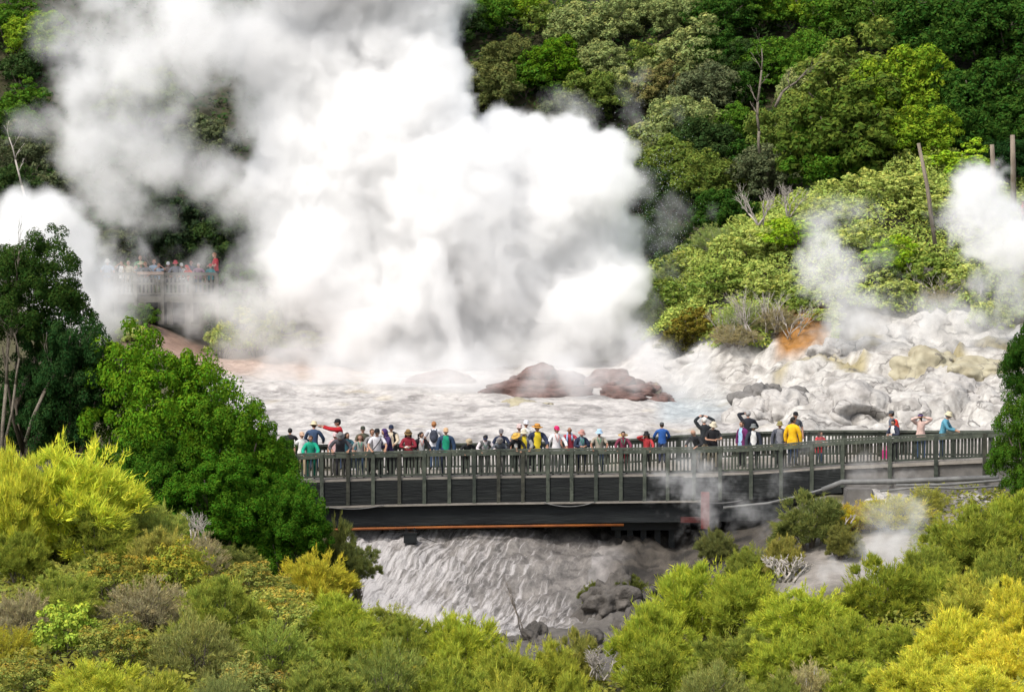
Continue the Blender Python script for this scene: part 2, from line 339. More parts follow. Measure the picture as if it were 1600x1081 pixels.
for zi,(nm,mt) in enumerate((('ground',TM),('terrace',TM),('hillside',TM),('waterfall',WM))):
    rr,cc=np.where(zone==zi)
    q=np.stack([idx[rr,cc],idx[rr,cc+1],idx[rr+1,cc+1],idx[rr+1,cc]],1)
    u,inv=np.unique(q,return_inverse=True)
    me=mesh_np(nm,fv[u],inv.reshape(q.shape),mt,smooth=True)
    ca=me.color_attributes.new('Col','FLOAT_COLOR','POINT'); ca.data.foreach_set('color',fc[u].astype(np.float32).ravel())
    o=link(bpy.data.objects.new(nm,me)); o['kind']='structure'
    o['label']={'ground':'dark scrub covered ground and rocky stream gorge below the bridge','terrace':'pale grey white sinter terrace behind the bridge','hillside':'steep forested hillside behind the steam','waterfall':'thin white water sheeting down the grey rock under the bridge'}[nm]
def gz(px,D):
    """height of the built sheet"""
    return ground_z(px,D,g0(px,D)) if 40<D<260 else g0(px,D)
def hitD(px,py,lo=107,hi=330,step=.4):
    D=lo
    while D<hi:
        if PY(g0(px,D),D)<=py: return D
        D+=step
    return hi
# ------------------------------------------------------------------ loose rocks and sinter mounds
def rock(name,px,py,D,wpx,hpx,dep,mat,label,cat,seed,rough=.35,flat=0,group=None,sub=5,skirt=True,cave=None):
    bm=bmesh.new(); bmesh.ops.create_icosphere(bm,subdivisions=sub,radius=1)
    w=wpx*D/F/2; h=hpx*D/F
    for v in bm.verts:
        p=v.co.copy(); n=MN.noise(p*1.3+Vector((seed,0,0)))*rough+MN.noise(p*3+Vector((0,seed,0)))*rough*.4+MN.noise(p*8+Vector((0,0,seed)))*rough*.13
        n-=rough*.35*(1-min(1,pillow(p*1.6+Vector((seed,seed,1)))*1.5))
        if cave:                                                # hollow running into the face of the rock
            e=math.hypot((math.atan2(p.x,-p.y)-cave[0])/cave[2],(p.z-cave[1])/cave[3])
            if p.y<0 and e<1.25: n=(1+n)*(1-.80*(1-sm(.75,1.25,e+MN.noise(p*4)*.2)))-1
        q=p*(1+n); z=q.z
        if z<0 and skirt:                                       # buried foot: no undercut
            f=1/max(.35,math.hypot(p.x,p.y)); q.x*=f; q.y*=f
        if z>.55 and flat: z=.55+(z-.55)*(1-flat)
        v.co=Vector((q.x*w,q.y*dep,z*h))
    me=bpy.data.meshes.new(name); bm.to_mesh(me); bm.free(); me.materials.append(mat)
    me.polygons.foreach_set('use_smooth',[True]*len(me.polygons))
    o=bpy.data.objects.new(name,me); c=P(px,py+hpx,D); zb=min(c.z,gz(px,D)+.1); o.location=(c.x,D,zb); o.scale=(1,1,(h+c.z-zb)/h); link(o)

    return tag(o,label,cat,group)
M_brown=pmat('brown_sinter',(.20,.125,.11),(.085,.055,.049),2.2,.85,.8,9,(1,1,2.5))
M_buff=pmat('buff_sinter',(.40,.37,.27),(.25,.22,.145),1.2,.85,.5,8)
M_pale=pmat('pale_sinter',(.46,.44,.415),(.25,.235,.22),1.5,.85,.9,9)
for _m in (M_brown,M_buff,M_pale):
    _N,_L=_m.node_tree.nodes,_m.node_tree.links; _b=_N['Principled BSDF']; _s=_b.inputs['Base Color'].links[0].from_socket; _t=_N.new('ShaderNodeTexCoord'); _c=cracks(_N,_L,_t.outputs['Object'],.9)
    _x=_N.new('ShaderNodeMix'); _x.data_type='RGBA'; _L.new(_c,_x.inputs['Factor']); _L.new(_s,_x.inputs['A']); _x.inputs['B'].default_value=(.09,.08,.075,1); _L.new(_x.outputs['Result'],_b.inputs['Base Color'])
M_grey=pmat('grey_rock',(.20,.19,.18),(.08,.075,.07),1.8,.85,.8,9)
M_darkrock=pmat('dark_rock',(.125,.112,.10),(.045,.041,.037),2.2,.9,1.0,9)
rock('sinter_mound',851,570,127,140,42,2.4,M_brown,'wide brown sinter dome, left of the two beside the geyser','rock',1.0,.32)
rock('sinter_mound',958,577,126.5,115,42,2.0,M_brown,'pointed brown sinter dome on the right, half veiled in steam','rock',4.0,.36)
rock('sinter_mound',846,592,124.5,215,26,1.6,M_brown,'low spreading apron of brown sinter at the foot of the left dome','rock',53.0,.28)
rock('sinter_mound',985,600,124.5,140,22,1.5,M_brown,'low brown ledge at the foot of the right brown dome','rock',55.0,.4)
rock('sinter_mound',1012,596,126,60,34,1.2,M_brown,'low reddish shoulder of sinter at the right foot of the brown domes','rock',6.5,.25)
rock('sinter_mound',1020,606,125,50,36,1.3,M_buff,'stubby dark edged sinter lip by the misty pool','rock',7.1,.35)
rock('sinter_mound',820,622,121,110,24,1.4,M_buff,'flat topped buff sinter ledge in front of the brown domes','rock',9.0,.4)
rock('sinter_mound',690,578,129,110,24,1.6,M_brown,'faint reddish sinter hump lost in steam at the geyser foot','rock',11.0,.25)
rock('sinter_mound',1450,541,122,115,42,1.9,M_buff,'tall greenish buff sinter mound in the middle of the right rocks','rock',13.0,.32)
rock('sinter_mound',1520,556,121.5,120,34,1.7,M_buff,'lower buff sinter mound leaning on the right of the tall one','rock',15.5,.3)
rock('boulder',1575,612,114,80,44,1.3,M_pale,'rounded pale boulder at the far right behind the bridge','rock',17.0,.25)
rock('boulder',1500,590,116,140,44,1.5,M_pale,'long overhanging slab of pale sinter right of the dark cave','rock',19.0,.35)
rock('boulder',1352,600,113.5,190,66,2.6,M_pale,'broad pale rock hollowed by the dark cave','rock',21.0,.3,sub=6,cave=(-.05,.34,.40,.22))
rock('boulder',1425,618,112.5,95,52,1.3,M_pale,'blunt whitish rock right of the dark cave, under the long slab','rock',43.0,.3)
rock('boulder',1290,622,112.5,66,46,1.1,M_pale,'wedge shaped white boulder left of the dark cave','rock',23.0,.28)
rock('boulder',1230,606,114.5,100,56,1.5,M_pale,'big whitish rock bulge at the left end of the right rocks','rock',26.0,.34)
rock('boulder',1200,594,116.5,92,40,1.4,M_grey,'dark grey craggy rock overlooking the misty pool','rock',28.0,.7)
rock('boulder',1172,614,114.8,105,62,1.6,M_pale,'whitish boulder carrying the dark grey craggy rock by the misty pool','rock',51.0,.35)
rock('boulder',1300,530,127,70,20,1.2,M_pale,'small pale rock with a dark hole below the steaming scrub','rock',31.0,.45)
rock('boulder',1120,548,132,150,34,1.8,M_pale,'wide layered white rock bank left of the orange earth','rock',33.0,.35)
rock('boulder',1372,764,96.6,64,20,.9,M_pale,'flat cream boulder under the pipes near the right shrubs','rock',35.0,.3)
rock('boulder',1520,770,96.2,60,18,.8,M_pale,'cream rock lying at the foot of the right hand wall','rock',37.0,.3)
rock('boulder',905,985,91,120,40,1.3,M_darkrock,'dark grey boulder at the foot of the fall beside the shrubs','rock',39.0,.45)
rock('boulder',770,985,91.5,70,26,.8,M_darkrock,'small dark wet rock at the left of the pool under the fall','rock',45.0,.5)
rock('boulder',838,975,91.8,60,30,.8,M_darkrock,'dark rock by the bare sapling at the foot of the fall','rock',47.0,.5)
rock('boulder',705,985,92,80,18,.7,M_darkrock,'low wet rock at the water edge left of the sapling','rock',48.0,.5)
rock('boulder',960,890,95.5,120,60,1.6,M_darkrock,'big dark brown rock buttress below the bridge pier','rock',49.5,.55)
rock('boulder',1010,935,92.5,120,60,1.6,M_darkrock,'large grey rock face at the gully edge below the bridge pier','rock',41.0,.5)
# ------------------------------------------------------------------ vegetation
NR=np.random.default_rng(11)
def unit(a): return a/np.maximum(1e-9,np.linalg.norm(a,axis=1,keepdims=True))
def leaf_quads(c,n,t,l,w):
    """rhombic leaves: centre, normal, direction, length, width"""
    s=unit(np.cross(n,t)); t=unit(np.cross(s,n)); l=np.reshape(l,(-1,1)); w=np.reshape(w,(-1,1))
    v=np.stack([c-t*l*.5,c+s*w*.5-t*l*.08,c+t*l*.5,c-s*w*.5-t*l*.08],1).reshape(-1,3)
    return v,np.arange(len(c)*4).reshape(-1,4)
LEAF_A=leaf_mat('broad_leaves',(1.5,1.28,1.15),.25)
LEAF_B=leaf_mat('needle_leaves',(1.45,1.25,.9),.4)
LEAF_C=leaf_mat('mottled_leaves',(1.9,.95,.6),.3)
BARK=pmat('bark',(.16,.13,.10),(.08,.065,.05),6,.9,.5,5,(1,1,.3))
DEADW=pmat('dead_wood',(.50,.46,.41),(.30,.27,.24),5,.9,.4,5,(1,1,.3))
TWIG=pmat('twigs',(.20,.17,.135),(.11,.09,.075),5,.9)
def dome_dirs(n,rng,zmin=-.35):
    z=rng.uniform(zmin,1,n); t=rng.uniform(0,2*math.pi,n); r=np.sqrt(np.maximum(0,1-z*z))
    return np.stack([r*np.cos(t),r*np.sin(t),z],1)
def crown_mesh(name,nclump,nsub,nleaf,leaf,seed,tipf=.35,zmin=-.25,csize=(.3,.46),mat=None,holes=0.0):
    """crown of unit radius and height 1: clumps on a dome, sub-clumps on each clump, leaves on each sub-clump"""
    rng=np.random.default_rng(seed); C=[];Nn=[];T=[]
    i=np.arange(nclump)+.5; z=1-(1-zmin)*i/nclump; t=i*2.39996+rng.uniform(0,6)
    r=np.sqrt(np.maximum(0,1-z*z)); cd=np.stack([r*np.cos(t),r*np.sin(t),z],1)+rng.normal(0,.12,(nclump,3))
    for k in range(nclump):
        if rng.random()<holes: continue
        cr=rng.uniform(*csize); cc=cd[k]*np.array([.66,.66,.62])*rng.uniform(.70,1.2)+np.array([0,0,.12])
        sd=dome_dirs(nsub,rng,-.4); ctip=rng.random()
        for j in range(nsub):
            sr=cr*rng.uniform(.28,.46); scn=cc+sd[j]*cr*rng.uniform(.65,.95)
            d=dome_dirs(nleaf,rng,-.55)
            C.append(scn+d*sr*rng.uniform(.78,1.06,(nleaf,1))); Nn.append(d+rng.normal(0,.3,(nleaf,3))+np.array([0,0,.25]))
            T.append(np.clip((d[:,2]*.6+sd[j][2]*.4+rng.normal(0,.25,nleaf))*tipf*(.4+1.3*ctip),0,1))
    # a sparse filling of leaves inside
    m=int(nclump*nsub*nleaf*.08); d=dome_dirs(m,rng,zmin)
    C.append(d*rng.uniform(.2,.75,(m,1))*np.array([.9,.9,.85])); Nn.append(d+rng.normal(0,.6,(m,3))); T.append(np.zeros(m))
    C=np.concatenate(C);Nn=unit(np.concatenate(Nn));T=np.concatenate(T); n=len(C)
    l=leaf*rng.uniform(.7,1.3,n)
    v,f=leaf_quads(C,Nn,unit(rng.normal(0,1,(n,3))),l,l*.55)
    v[:,2]=(v[:,2]+.74)/1.8
    return mesh_np(name,v,f,mat or LEAF_A,T)
def trunk_mesh(name,seed,mat=None,limbs=6):
    """unit trunk: z from 0 to 1 reaching limbs into a crown of unit radius"""
    rnd=random.Random(seed); b=MB()
    p=[Vector((rnd.uniform(-.06,.06)*i,rnd.uniform(-.06,.06)*i,-.15+i*.22)) for i in range(5)]
    b.tube(p,[.075,.06,.05,.04,.025],7)
    for k in range(limbs):
        a=k*2.4+rnd.uniform(-.4,.4); s=p[1+k%3]; L_=rnd.uniform(.45,.8)
        e=s+Vector((math.cos(a)*L_,math.sin(a)*L_,rnd.uniform(.25,.55))); mid=(s+e)/2+Vector((0,0,-.08))
        b.tube([s,mid,e],[.035,.024,.01],5)
    return b.mesh(name,mat or BARK,True)
def needle_mesh(name,ncl,nsub,nn,length,width,seed,tipf=.5,up=.5,mat=None,csize=(.26,.42),fill=.12,zmin=-.42,sprays=46):
    """fine leaved shrub, unit radius and height: lumpy dome of tufts, each tuft a spray of fine leaves fanning out and up"""
    rng=np.random.default_rng(seed); C=[];D=[];T=[]
    i=np.arange(ncl)+.5; z=1-(1-zmin)*i/ncl; t=i*2.39996+rng.uniform(0,6); r=np.sqrt(np.maximum(0,1-z*z))
    cd=np.stack([r*np.cos(t),r*np.sin(t),z],1)+rng.normal(0,.13,(ncl,3))
    for k in range(ncl):
        cr=rng.uniform(*csize); cc=cd[k]*np.array([.68,.68,.66])*rng.uniform(.7,1.12); sd=dome_dirs(nsub,rng,-.3); ct=rng.random()
        for j in range(nsub):
            sr=cr*rng.uniform(.3,.55); sc_=cc+sd[j]*cr*rng.uniform(.5,.95); ax=unit((sd[j]+cd[k]*.5+np.array([0,0,up]))[None])[0]
            d=unit(dome_dirs(nn,rng,-.4)*.75+ax); u=rng.random((nn,1))
            C.append(sc_-ax*sr*.5+d*sr*(.25+.9*u)); D.append(unit(d+rng.normal(0,.35,(nn,3))+np.array([0,0,up*.4])))
            T.append(np.clip((u[:,0]-.4)*1.5*tipf*(.4+ct)+rng.normal(0,.15,nn),0,1))
    for k in range(sprays):                                    # loose leaders standing out of the dome
        e=dome_dirs(1,rng,.1)[0]; e0=e*rng.uniform(.55,.7); e1=e*rng.uniform(.95,1.08)+np.array([0,0,rng.uniform(.02,.14)])
        u=rng.random((60,1)); C.append(e0+(e1-e0)*u+rng.normal(0,.022,(60,3))); D.append(unit(unit((e1-e0)[None])+rng.normal(0,.5,(60,3))+np.array([0,0,.25]))); T.append(np.clip(u[:,0]*tipf+.1,0,1))
    m=int(ncl*nsub*nn*fill); d=dome_dirs(m,rng,-.1); C.append(d*rng.uniform(.1,.75,(m,1))); D.append(unit(d+rng.normal(0,.5,(m,3)))); T.append(np.zeros(m))
    C=np.concatenate(C);D=np.concatenate(D);T=np.concatenate(T); n=len(C)
    s=unit(np.cross(D,rng.normal(0,1,(n,3)))); l=length*rng.uniform(.6,1.3,(n,1)); w=width*rng.uniform(.7,1.3,(n,1))
    v=np.stack([C-s*w*.5,C+s*w*.5,C+D*l],1).reshape(-1,3); v[:,2]=(v[:,2]+.55)/1.6
    return mesh_np(name,v,np.arange(n*3).reshape(-1,3),mat or LEAF_B,T)
def stems_mesh(name,n,seed,mat=None,h=.85,r0=.03,sub=3):
    rnd=random.Random(seed); b=MB()
    for k in range(n):
        a=rnd.uniform(0,6.28); el=rnd.uniform(.5,1.45); L_=h*rnd.uniform(.7,1)
        e=Vector((math.cos(a)*math.cos(el),math.sin(a)*math.cos(el),math.sin(el)))*L_
        m=e*.5+Vector((rnd.uniform(-.08,.08),rnd.uniform(-.08,.08),-.06)); s=Vector((e.x*.08,e.y*.08,-.12))
        b.tube([s,m,e],[r0,r0*.6,r0*.22],5)
        for j in range(sub):
            t=rnd.uniform(.4,.85); q=s.lerp(e,t)+Vector((0,0,-.03)); f=q+Vector((rnd.uniform(-.3,.3),rnd.uniform(-.3,.3),rnd.uniform(.1,.3)))
            b.tube([q,(q+f)/2+Vector((0,0,.02)),f],[r0*.35,r0*.25,r0*.1],4)
    return b.mesh(name,mat or TWIG,True)
def twig_tree(b,p,d,L_,r,depth,rnd,spread=.6):
    q=p+d*L_*.5+Vector((rnd.uniform(-1,1),rnd.uniform(-1,1),rnd.uniform(-.3,.6)))*L_*.08; e=p+d*L_
    b.tube([p,q,e],[r,r*.8,r*.6],5 if r>.02 else 4)
    if depth:
        for k in range(rnd.choice((2,3,3))):
            nd=(d+Vector((rnd.uniform(-1,1),rnd.uniform(-1,1),rnd.uniform(-.35,.7)))*spread).normalized()
            twig_tree(b,e if k else q,nd,L_*rnd.uniform(.55,.8),r*.6,depth-1,rnd,spread)
# prototypes, several of each kind
BIG=[crown_mesh('crown',n,10,70,.075,s,t,-.8,(.22,.44)) for s,t,n in ((1,.75,20),(2,.6,23),(3,.85,18),(4,.7,22),(5,.65,20))]
MID=[crown_mesh('crown',16,6,46,.115,s,.7,-.7,(.3,.46)) for s in (21,22,23,24)]
NEAR=[crown_mesh('crown',34,12,150,.035,s,.7,-.85,(.17,.36)) for s in (31,32)]
OPEN=[crown_mesh('crown',22,10,80,.050,41,.45,-.5,(.2,.32),holes=.12)]
TRUNKS=[trunk_mesh('trunk',s) for s in (1,2,3)]
PTRUNK=trunk_mesh('trunk',9,DEADW,9)
FEA=[needle_mesh('foliage',n,11,115,.105,.018,s,.6,u) for s,n,u in ((51,21,.5),(52,27,.7),(53,18,.4),(54,24,.6))]
FEW=[needle_mesh('foliage',24,8,42,.10,.019,s,.4,.8,fill=.3) for s in (61,62)]         # thinner, woody
MOT=[crown_mesh('foliage',20,7,56,.07,s,.55,-.4,(.26,.4),LEAF_C) for s in (71,72)]             # small leaved, red tipped
STEMS=[stems_mesh('stems',n,s) for n,s in ((14,1),(14,2),(30,3))]
GREYST=stems_mesh('stems',46,5,DEADW,.95,.022,5)
def plant(name,fol,stm,x,D,zb,w,dep,h,zoff,tint,label,cat,group=None,th=None,rz=None):
    rt=bpy.data.objects.new(name,None); rt.empty_display_size=.2; rt.location=(x,D,zb); rt.rotation_euler=(0,0,R.uniform(0,6.28) if rz is None else rz); link(rt); tag(rt,label,cat,group)
    f=bpy.data.objects.new(fol.name.split('.')[0],fol); link(f,rt); f.location=(0,0,zoff); f.scale=(w/2,dep/2,h); f.color=(*tint,1)
    if stm is not None:
        s=bpy.data.objects.new(stm.name.split('.')[0],stm); link(s,rt); s.scale=(w/2*.85,dep/2*.85,th if th else h)
    return rt
PLANTS=[]
def tree(px,top,wpx,tint,label,D=None,kind='B',group='trees of the hillside forest',hk=1.0,k=None):
    if D is None: D=hitD(px,top+.8*wpx)
    w=wpx*D/F; zt=P(px,top,D).z; zg=gz(px,D)-.2; H=max(1.2,zt-zg); ch=min(H*.95,w*1.02*hk)
    lib={'B':BIG,'M':MID,'N':NEAR,'O':OPEN}[kind]; m=lib[(len(PLANTS) if k is None else k)%len(lib)]
    o=plant('broadleaf_tree',m,TRUNKS[len(PLANTS)%3],X(px,D),D,zg,w*1.04,w*1.04,ch,H-ch,tint,label,'tree',group,H*.8)
    PLANTS.append((label,round(D),round(w,1),round(H,1),round(ch,1))); return o
def shrub(px,top,wpx,D,tint,label,kind='F',group='shrubs in front of the bridge',name=None,sink=.25,dk=1.0):
    w=wpx*D/F*1.12; zt=P(px,top,D).z; zg=gz(px,D)-sink; H=max(.5,zt-zg)
    i=len(PLANTS)
    fol,stm,nm={'F':(FEA[i%4],STEMS[i%2],'feathery_shrub'),'W':(FEW[i%2],STEMS[2],'twiggy_shrub'),'M':(MOT[i%2],STEMS[i%2],'leafy_shrub'),'L':(MID[i%4],STEMS[i%2],'leafy_shrub'),'G':(FEW[i%2],GREYST,'twiggy_shrub')}[kind]
    ch=min(H,w*(.88 if kind in 'FWG' else .85))
    if H<1.75*w: ch=max(ch,H*.92)
    o=plant(name or nm,fol,stm,X(px,D),D,zg,w*1.02,w*1.02*dk,ch,H-ch,tint,label,'shrub',group,H)
    PLANTS.append((label,round(D),round(w,1),round(H,1),round(ch,1))); return o
# leaf colours
DG=(.034,.085,.013); MG=(.07,.155,.016); BG=(.15,.245,.018); OL=(.125,.180,.035); PO=(.215,.270,.095); GO=(.10,.125,.06); BR=(.11,.13,.04); FG=(.24,.38,.025); SG=(.33,.40,.10); TW=(.34,.31,.18); DK=(.038,.072,.021)
FOREST=[
(1120,46,100,DG,'dark green tree left of the top of the bare dead trunk'),
(1214,50,104,MG,'green tree behind the tip of the bare dead trunk'),
(1168,72,84,DK,'small dark tree touching the left side of the bare dead trunk'),
(1272,48,96,MG,'green tree between the leaning pale limb and the broad sunlit tree'),
(1150,160,80,MG,'green tree in the dark gap left of the foot of the dead trunk'),
(695,14,105,DK,'dark pine like tree at the top edge right beside the white geyser steam'),
(762,4,90,MG,'mid green bushy tree at the top edge, second to the right of the geyser steam'),
(822,12,66,BG,'small fresh green dome shaped tree near the top edge above the geyser steam'),
(860,22,72,OL,'olive tree with pale tips between the green dome and the vivid green tree'),
(866,56,100,(.075,.16,.010),'vivid green rounded tree, the brightest on the slope above the geyser steam'),
(792,56,84,BR,'brownish olive tree left of the vivid green tree'),
(755,88,115,BR,'rusty olive tree right at the bulging edge of the geyser steam'),
(822,92,72,MG,'green tree just under the vivid green tree, above the steam'),
(908,26,105,PO,'pale topped olive tree to the right of the vivid green tree'),
(955,24,80,PO,'pale cauliflower crowned tree half way along the pale topped row'),
(935,64,84,PO,'pale grey green tree with crowded knobbly clumps in mid slope'),
(925,104,98,OL,'olive tree spreading wide below the knobbly pale tree'),
(978,100,88,PO,'yellowish olive tree touching the wisp of steam on the slope'),
(864,120,46,MG,'little neat green dome poking out below the vivid green tree'),
(882,142,92,GO,'greyish olive tree half veiled by steam above the geyser cloud'),
(1000,0,78,PO,'pale olive tree on the top edge left of centre of the forest'),
(1056,4,90,PO,'sunlit pale tree on the top edge above the big knobbly trees'),
(1068,38,118,PO,'large pale olive tree of many knobbly heads in the forest centre'),
(1018,62,72,OL,'dull olive tree squeezed between two paler knobbly trees'),
(1030,98,90,(.15,.15,.05),'yellowish pale tree with a flat head below the forest centre'),
(1096,98,112,GO,'grey green broad tree left of the bare dead trunk'),
(1072,142,118,PO,'pale capped tree in the lower forest, left of the dead trunk'),
(1024,172,108,PO,'pale headed tree lowest on the slope near the geyser steam'),
(1100,184,104,DK,'shaded dark green tree below the pale capped tree'),
(1052,212,112,OL,'olive tree low on the slope beside the drifting spray'),
(1112,238,108,OL,'olive headed tree above the left end of the scrubby mound'),
(1132,288,96,DG,'deep green tree in shade just above the scrubby mound'),
(1050,272,84,DK,'dark tree behind the drifting spray right of the geyser'),
(1000,250,90,DK,'dark green tree at the right flank of the geyser steam'),
(1020,330,90,DK,'dark low tree behind the spray at the foot of the slope'),
(1130,6,104,DG,'dark green tree at the top edge left of the narrow bright tree'),
(1192,0,92,MG,'green tree with brown gaps at the top edge near the dead trunk'),
(1232,14,64,BG,'narrow bright yellow green tree at the top above the leaning trunk'),
(1310,0,112,MG,'mid green tree at the top edge above the broad sunlit tree'),
(1384,-6,130,(.06,.12,.018),'tree with olive lit head on the top edge right of centre'),
(1472,6,165,DG,'huge deep green tree at the top right, left one of the dark wall of trees'),
(1568,0,150,DG,'deep green tree filling the top right corner'),
(1440,66,140,DG,'deep green tree behind the bright right shoulder of the sunlit tree'),
(1532,92,150,DG,'deep green tree in the middle of the dark wall on the right'),
(1594,140,120,DG,'deep green tree cut by the right edge, above the two tall posts'),
(1502,156,124,DG,'deep green tree right of the broad sunlit tree, above the mound'),
(1580,210,100,(.016,.045,.012),'darkest green tree low behind the two tall posts'),
(1316,52,172,OL,'broad olive crowned tree on top of the big sunlit group'),
(1404,72,150,BG,'bright yellow green right shoulder tree of the big sunlit group'),
(1322,122,200,(.07,.115,.018),'widest green tree in the heart of the big sunlit group'),
(1228,152,112,OL,'olive tree standing round the leaning pale trunk'),
(1205,216,112,GO,'grey olive tree with twiggy gaps right below the dead trunk'),
(1300,206,132,MG,'green tree low in the sunlit group just above the mound'),
(1430,166,124,BG,'bright green tree right of the sunlit group, above the leaning post'),
(1250,96,80,PO,'pale twiggy tree top beside the leaning pale trunk'),
(1152,112,72,DG,'dark green tree directly behind the bare dead trunk'),
(1180,206,72,DG,'dark green tree in the shadowy gap below the dead trunk'),
(16,-12,92,MG,'green tree in the top left corner beside the steam'),
(58,18,98,BG,'bright green spreading tree at the top left, edge lost in steam'),
(36,78,66,DK,'dark tree under the bright spreading tree at the left edge'),
(44,128,66,MG,'small round green tree on the left edge between two dark ones'),
(14,150,84,MG,'mid green tree at the left edge above the greyish one'),
(44,198,92,GO,'greyish tree in the mist at the left edge'),
(18,258,86,DK,'dark tree at the left edge just above the low white steam bank'),
(84,262,70,GO,'steam dimmed grey green tree right of the one at the left edge'),
(262,286,140,(.028,.05,.022),'dark tree seen through the large hole in the steam, above the far platform'),
(338,322,112,DK,'dark green tree to the right of the hole in the steam'),
(372,392,100,MG,'green tree just right of the people on the far platform'),
(226,108,120,OL,'olive tree faintly seen through a gap high in the steam'),
(322,176,110,GO,'grey green tree faintly seen through the second gap in the steam'),
(300,360,90,DK,'dark tree directly behind the people on the far platform'),
(190,352,80,GO,'grey misted tree behind the left part of the far platform'),
]
for px,top,wp,ti,lb in FOREST:
    kd='B' if wp>76 else 'M'
    wp*=1.14; top=top-24 if top<30 and px>600 else top
    if 1225<px<1450 and 45<top<240 and ti is not DG: tree(px,top,wp,ti,lb,D=max(147,hitD(px,top+.8*wp)-3),kind=kd,hk=1.1)
    else: tree(px,top,wp,ti,lb,kind=kd,D=150 if (px<420 and top>280) else None)
# low trees right of the far platform, on the bank
for px,top,wp,D,ti,lb in ((372,446,96,141,MG,'light green bush below the right end of the far platform'),(404,486,92,139.5,SG,'yellowish bush fading into the steam right of the pink bank'),(346,500,54,138,SG,'small twiggy bush on the edge of the pink bank'),(222,474,46,138.2,MG,'small green bush tucked under the left side of the far platform'),(208,506,50,135,SG,'misty bush at the left of the pink bank'),(470,520,100,143,SG,'pale yellow green bush almost lost in the geyser steam'),(560,480,120,147,GO,'grey bush ghosting through the steam left of the water jet')):
    shrub(px,top,wp,D,ti,lb,'L','bushes round the far platform')
# scrub on the mound
MOUND=[(1425,206,92,FG,'L','bright green bush crowning the scrubby mound beside the leaning post'),(1500,228,100,FG,'L','fresh green bush on the right crest of the mound'),(1362,232,70,PO,'G','greyish twiggy bush on the crest left of the leaning post'),(1340,262,84,SG,'L','light green bush on the left shoulder of the mound'),(1400,270,96,SG,'L','pale green bush in the upper middle of the mound'),(1455,300,90,SG,'L','olive bush behind the leaning post'),(1520,300,76,OL,'L','olive bush at the right behind the right steam column'),(1285,308,80,SG,'L','yellowish bush above the small steam plume'),(1240,340,96,FG,'L','green bush half way up the left slope of the mound'),(1175,352,96,SG,'L','light green bush below the bleached branches'),(1120,352,80,PO,'G','pale dry bush on the left crest of the mound'),(1075,392,80,SG,'L','rounded grey green bush at the far left of the mound'),(1130,410,92,OL,'L','olive bush in the left middle of the mound'),(1200,420,84,SG,'L','yellow green bush left of the small steam plume'),(1050,440,76,OL,'L','olive bush beside the geyser steam on the mound'),(1095,480,90,(.14,.125,.02),'L','mustard coloured bush at the lower left foot of the mound'),(1060,510,70,(.11,.105,.02),'L','low ochre bush at the very foot of the mound by the steam'),(1160,470,80,PO,'G','grey dry bush in the lower part of the mound'),(1215,480,76,TW,'G','bleached twiggy bush above the orange earth'),(1150,505,80,TW,'G','bleached tangled bush left of the orange earth'),(1250,452,56,OL,'L','dark olive bush overhanging the small hollow above the orange earth'),(1290,478,56,SG,'L','little green bush right of the orange earth'),(1390,372,96,FG,'L','deep yellow green bush in the right middle of the mound'),(1440,390,96,OL,'L','olive green bush between the two steam plumes'),(1500,412,90,SG,'L','green bush below the right steam column'),(1400,430,80,SG,'L','grey green bush behind the small steam plume'),(1340,350,84,SG,'L','light bush just above the small steam plume'),(1460,448,70,TW,'G','dry twiggy bush low on the right of the mound'),(1540,470,70,SG,'L','misted bush at the bottom right of the mound')]
for px,top,wp,ti,kd,lb in MOUND:
    if ti in(OL,PO): ti=tuple(v*1.45 for v in ti)
    shrub(px,top,wp,hitD(px,top+wp*.55,lo=126.5,hi=149,step=.25),ti,lb,kd,'bushes on the scrubby mound')
# ground cover: one mass of low leaves per area
def cover(name,label,n,pxr,Dr,tints,mask,h,leaf,lump,mat,seed):
    rng=np.random.default_rng(seed); V=[];T=[];k=0;C=[];Nn=[]
    while len(C)<n and k<n*6:
        k+=1; px=rng.uniform(*pxr); D=rng.uniform(*Dr)
        if not mask(px,D): continue
        x=X(px,D); p=Vector((x,D,0)); lu=pillow(p*lump)
        z=g0(px,D)+h*(.25+lu*.75)*(1-.55*rng.random()**2)+.5*MN.noise(p*.25)*(D>128)
        C.append((x+rng.normal(0,.05),D+rng.normal(0,.05),z)); Nn.append((rng.normal(0,.6),rng.normal(-.3,.6),1)); T.append(max(0,min(1,rng.normal(.2,.25))))
    C=np.array(C); Nn=unit(np.array(Nn)); l=leaf*rng.uniform(.6,1.4,len(C))
    v,f=leaf_quads(C,Nn,unit(rng.normal(0,1,(len(C),3))+np.array([0,0,.8])),l,l*.5)
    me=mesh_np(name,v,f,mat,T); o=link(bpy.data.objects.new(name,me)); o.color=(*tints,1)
    return tag(o,label,'ground cover',None,'stuff')
cover('scrub','low tangled yellow green scrub covering the mound behind the rocks',110000,(985,1640),(127,150),(.29,.37,.085),lambda px,D:g0(px,D)>3.6+.0*D and (px<1310 or D>131.5) and not(1205<px<1300 and D<131.5),1.25,.19,.55,LEAF_A,5)
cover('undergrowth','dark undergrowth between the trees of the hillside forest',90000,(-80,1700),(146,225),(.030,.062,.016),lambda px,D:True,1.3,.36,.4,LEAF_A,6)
cover('heath','mixed low heath of fine leaves and dry stems between the near shrubs',90000,(-60,1660),(57,97),(.22,.24,.05),lambda px,D:(px<420 or D<84 or px>1000+ (97-D)*6) and not(1170<px<1420 and 83.5<D<98) and not (px>1000 and D>93 and px<1300),.75,.17,1.1,LEAF_B,8)
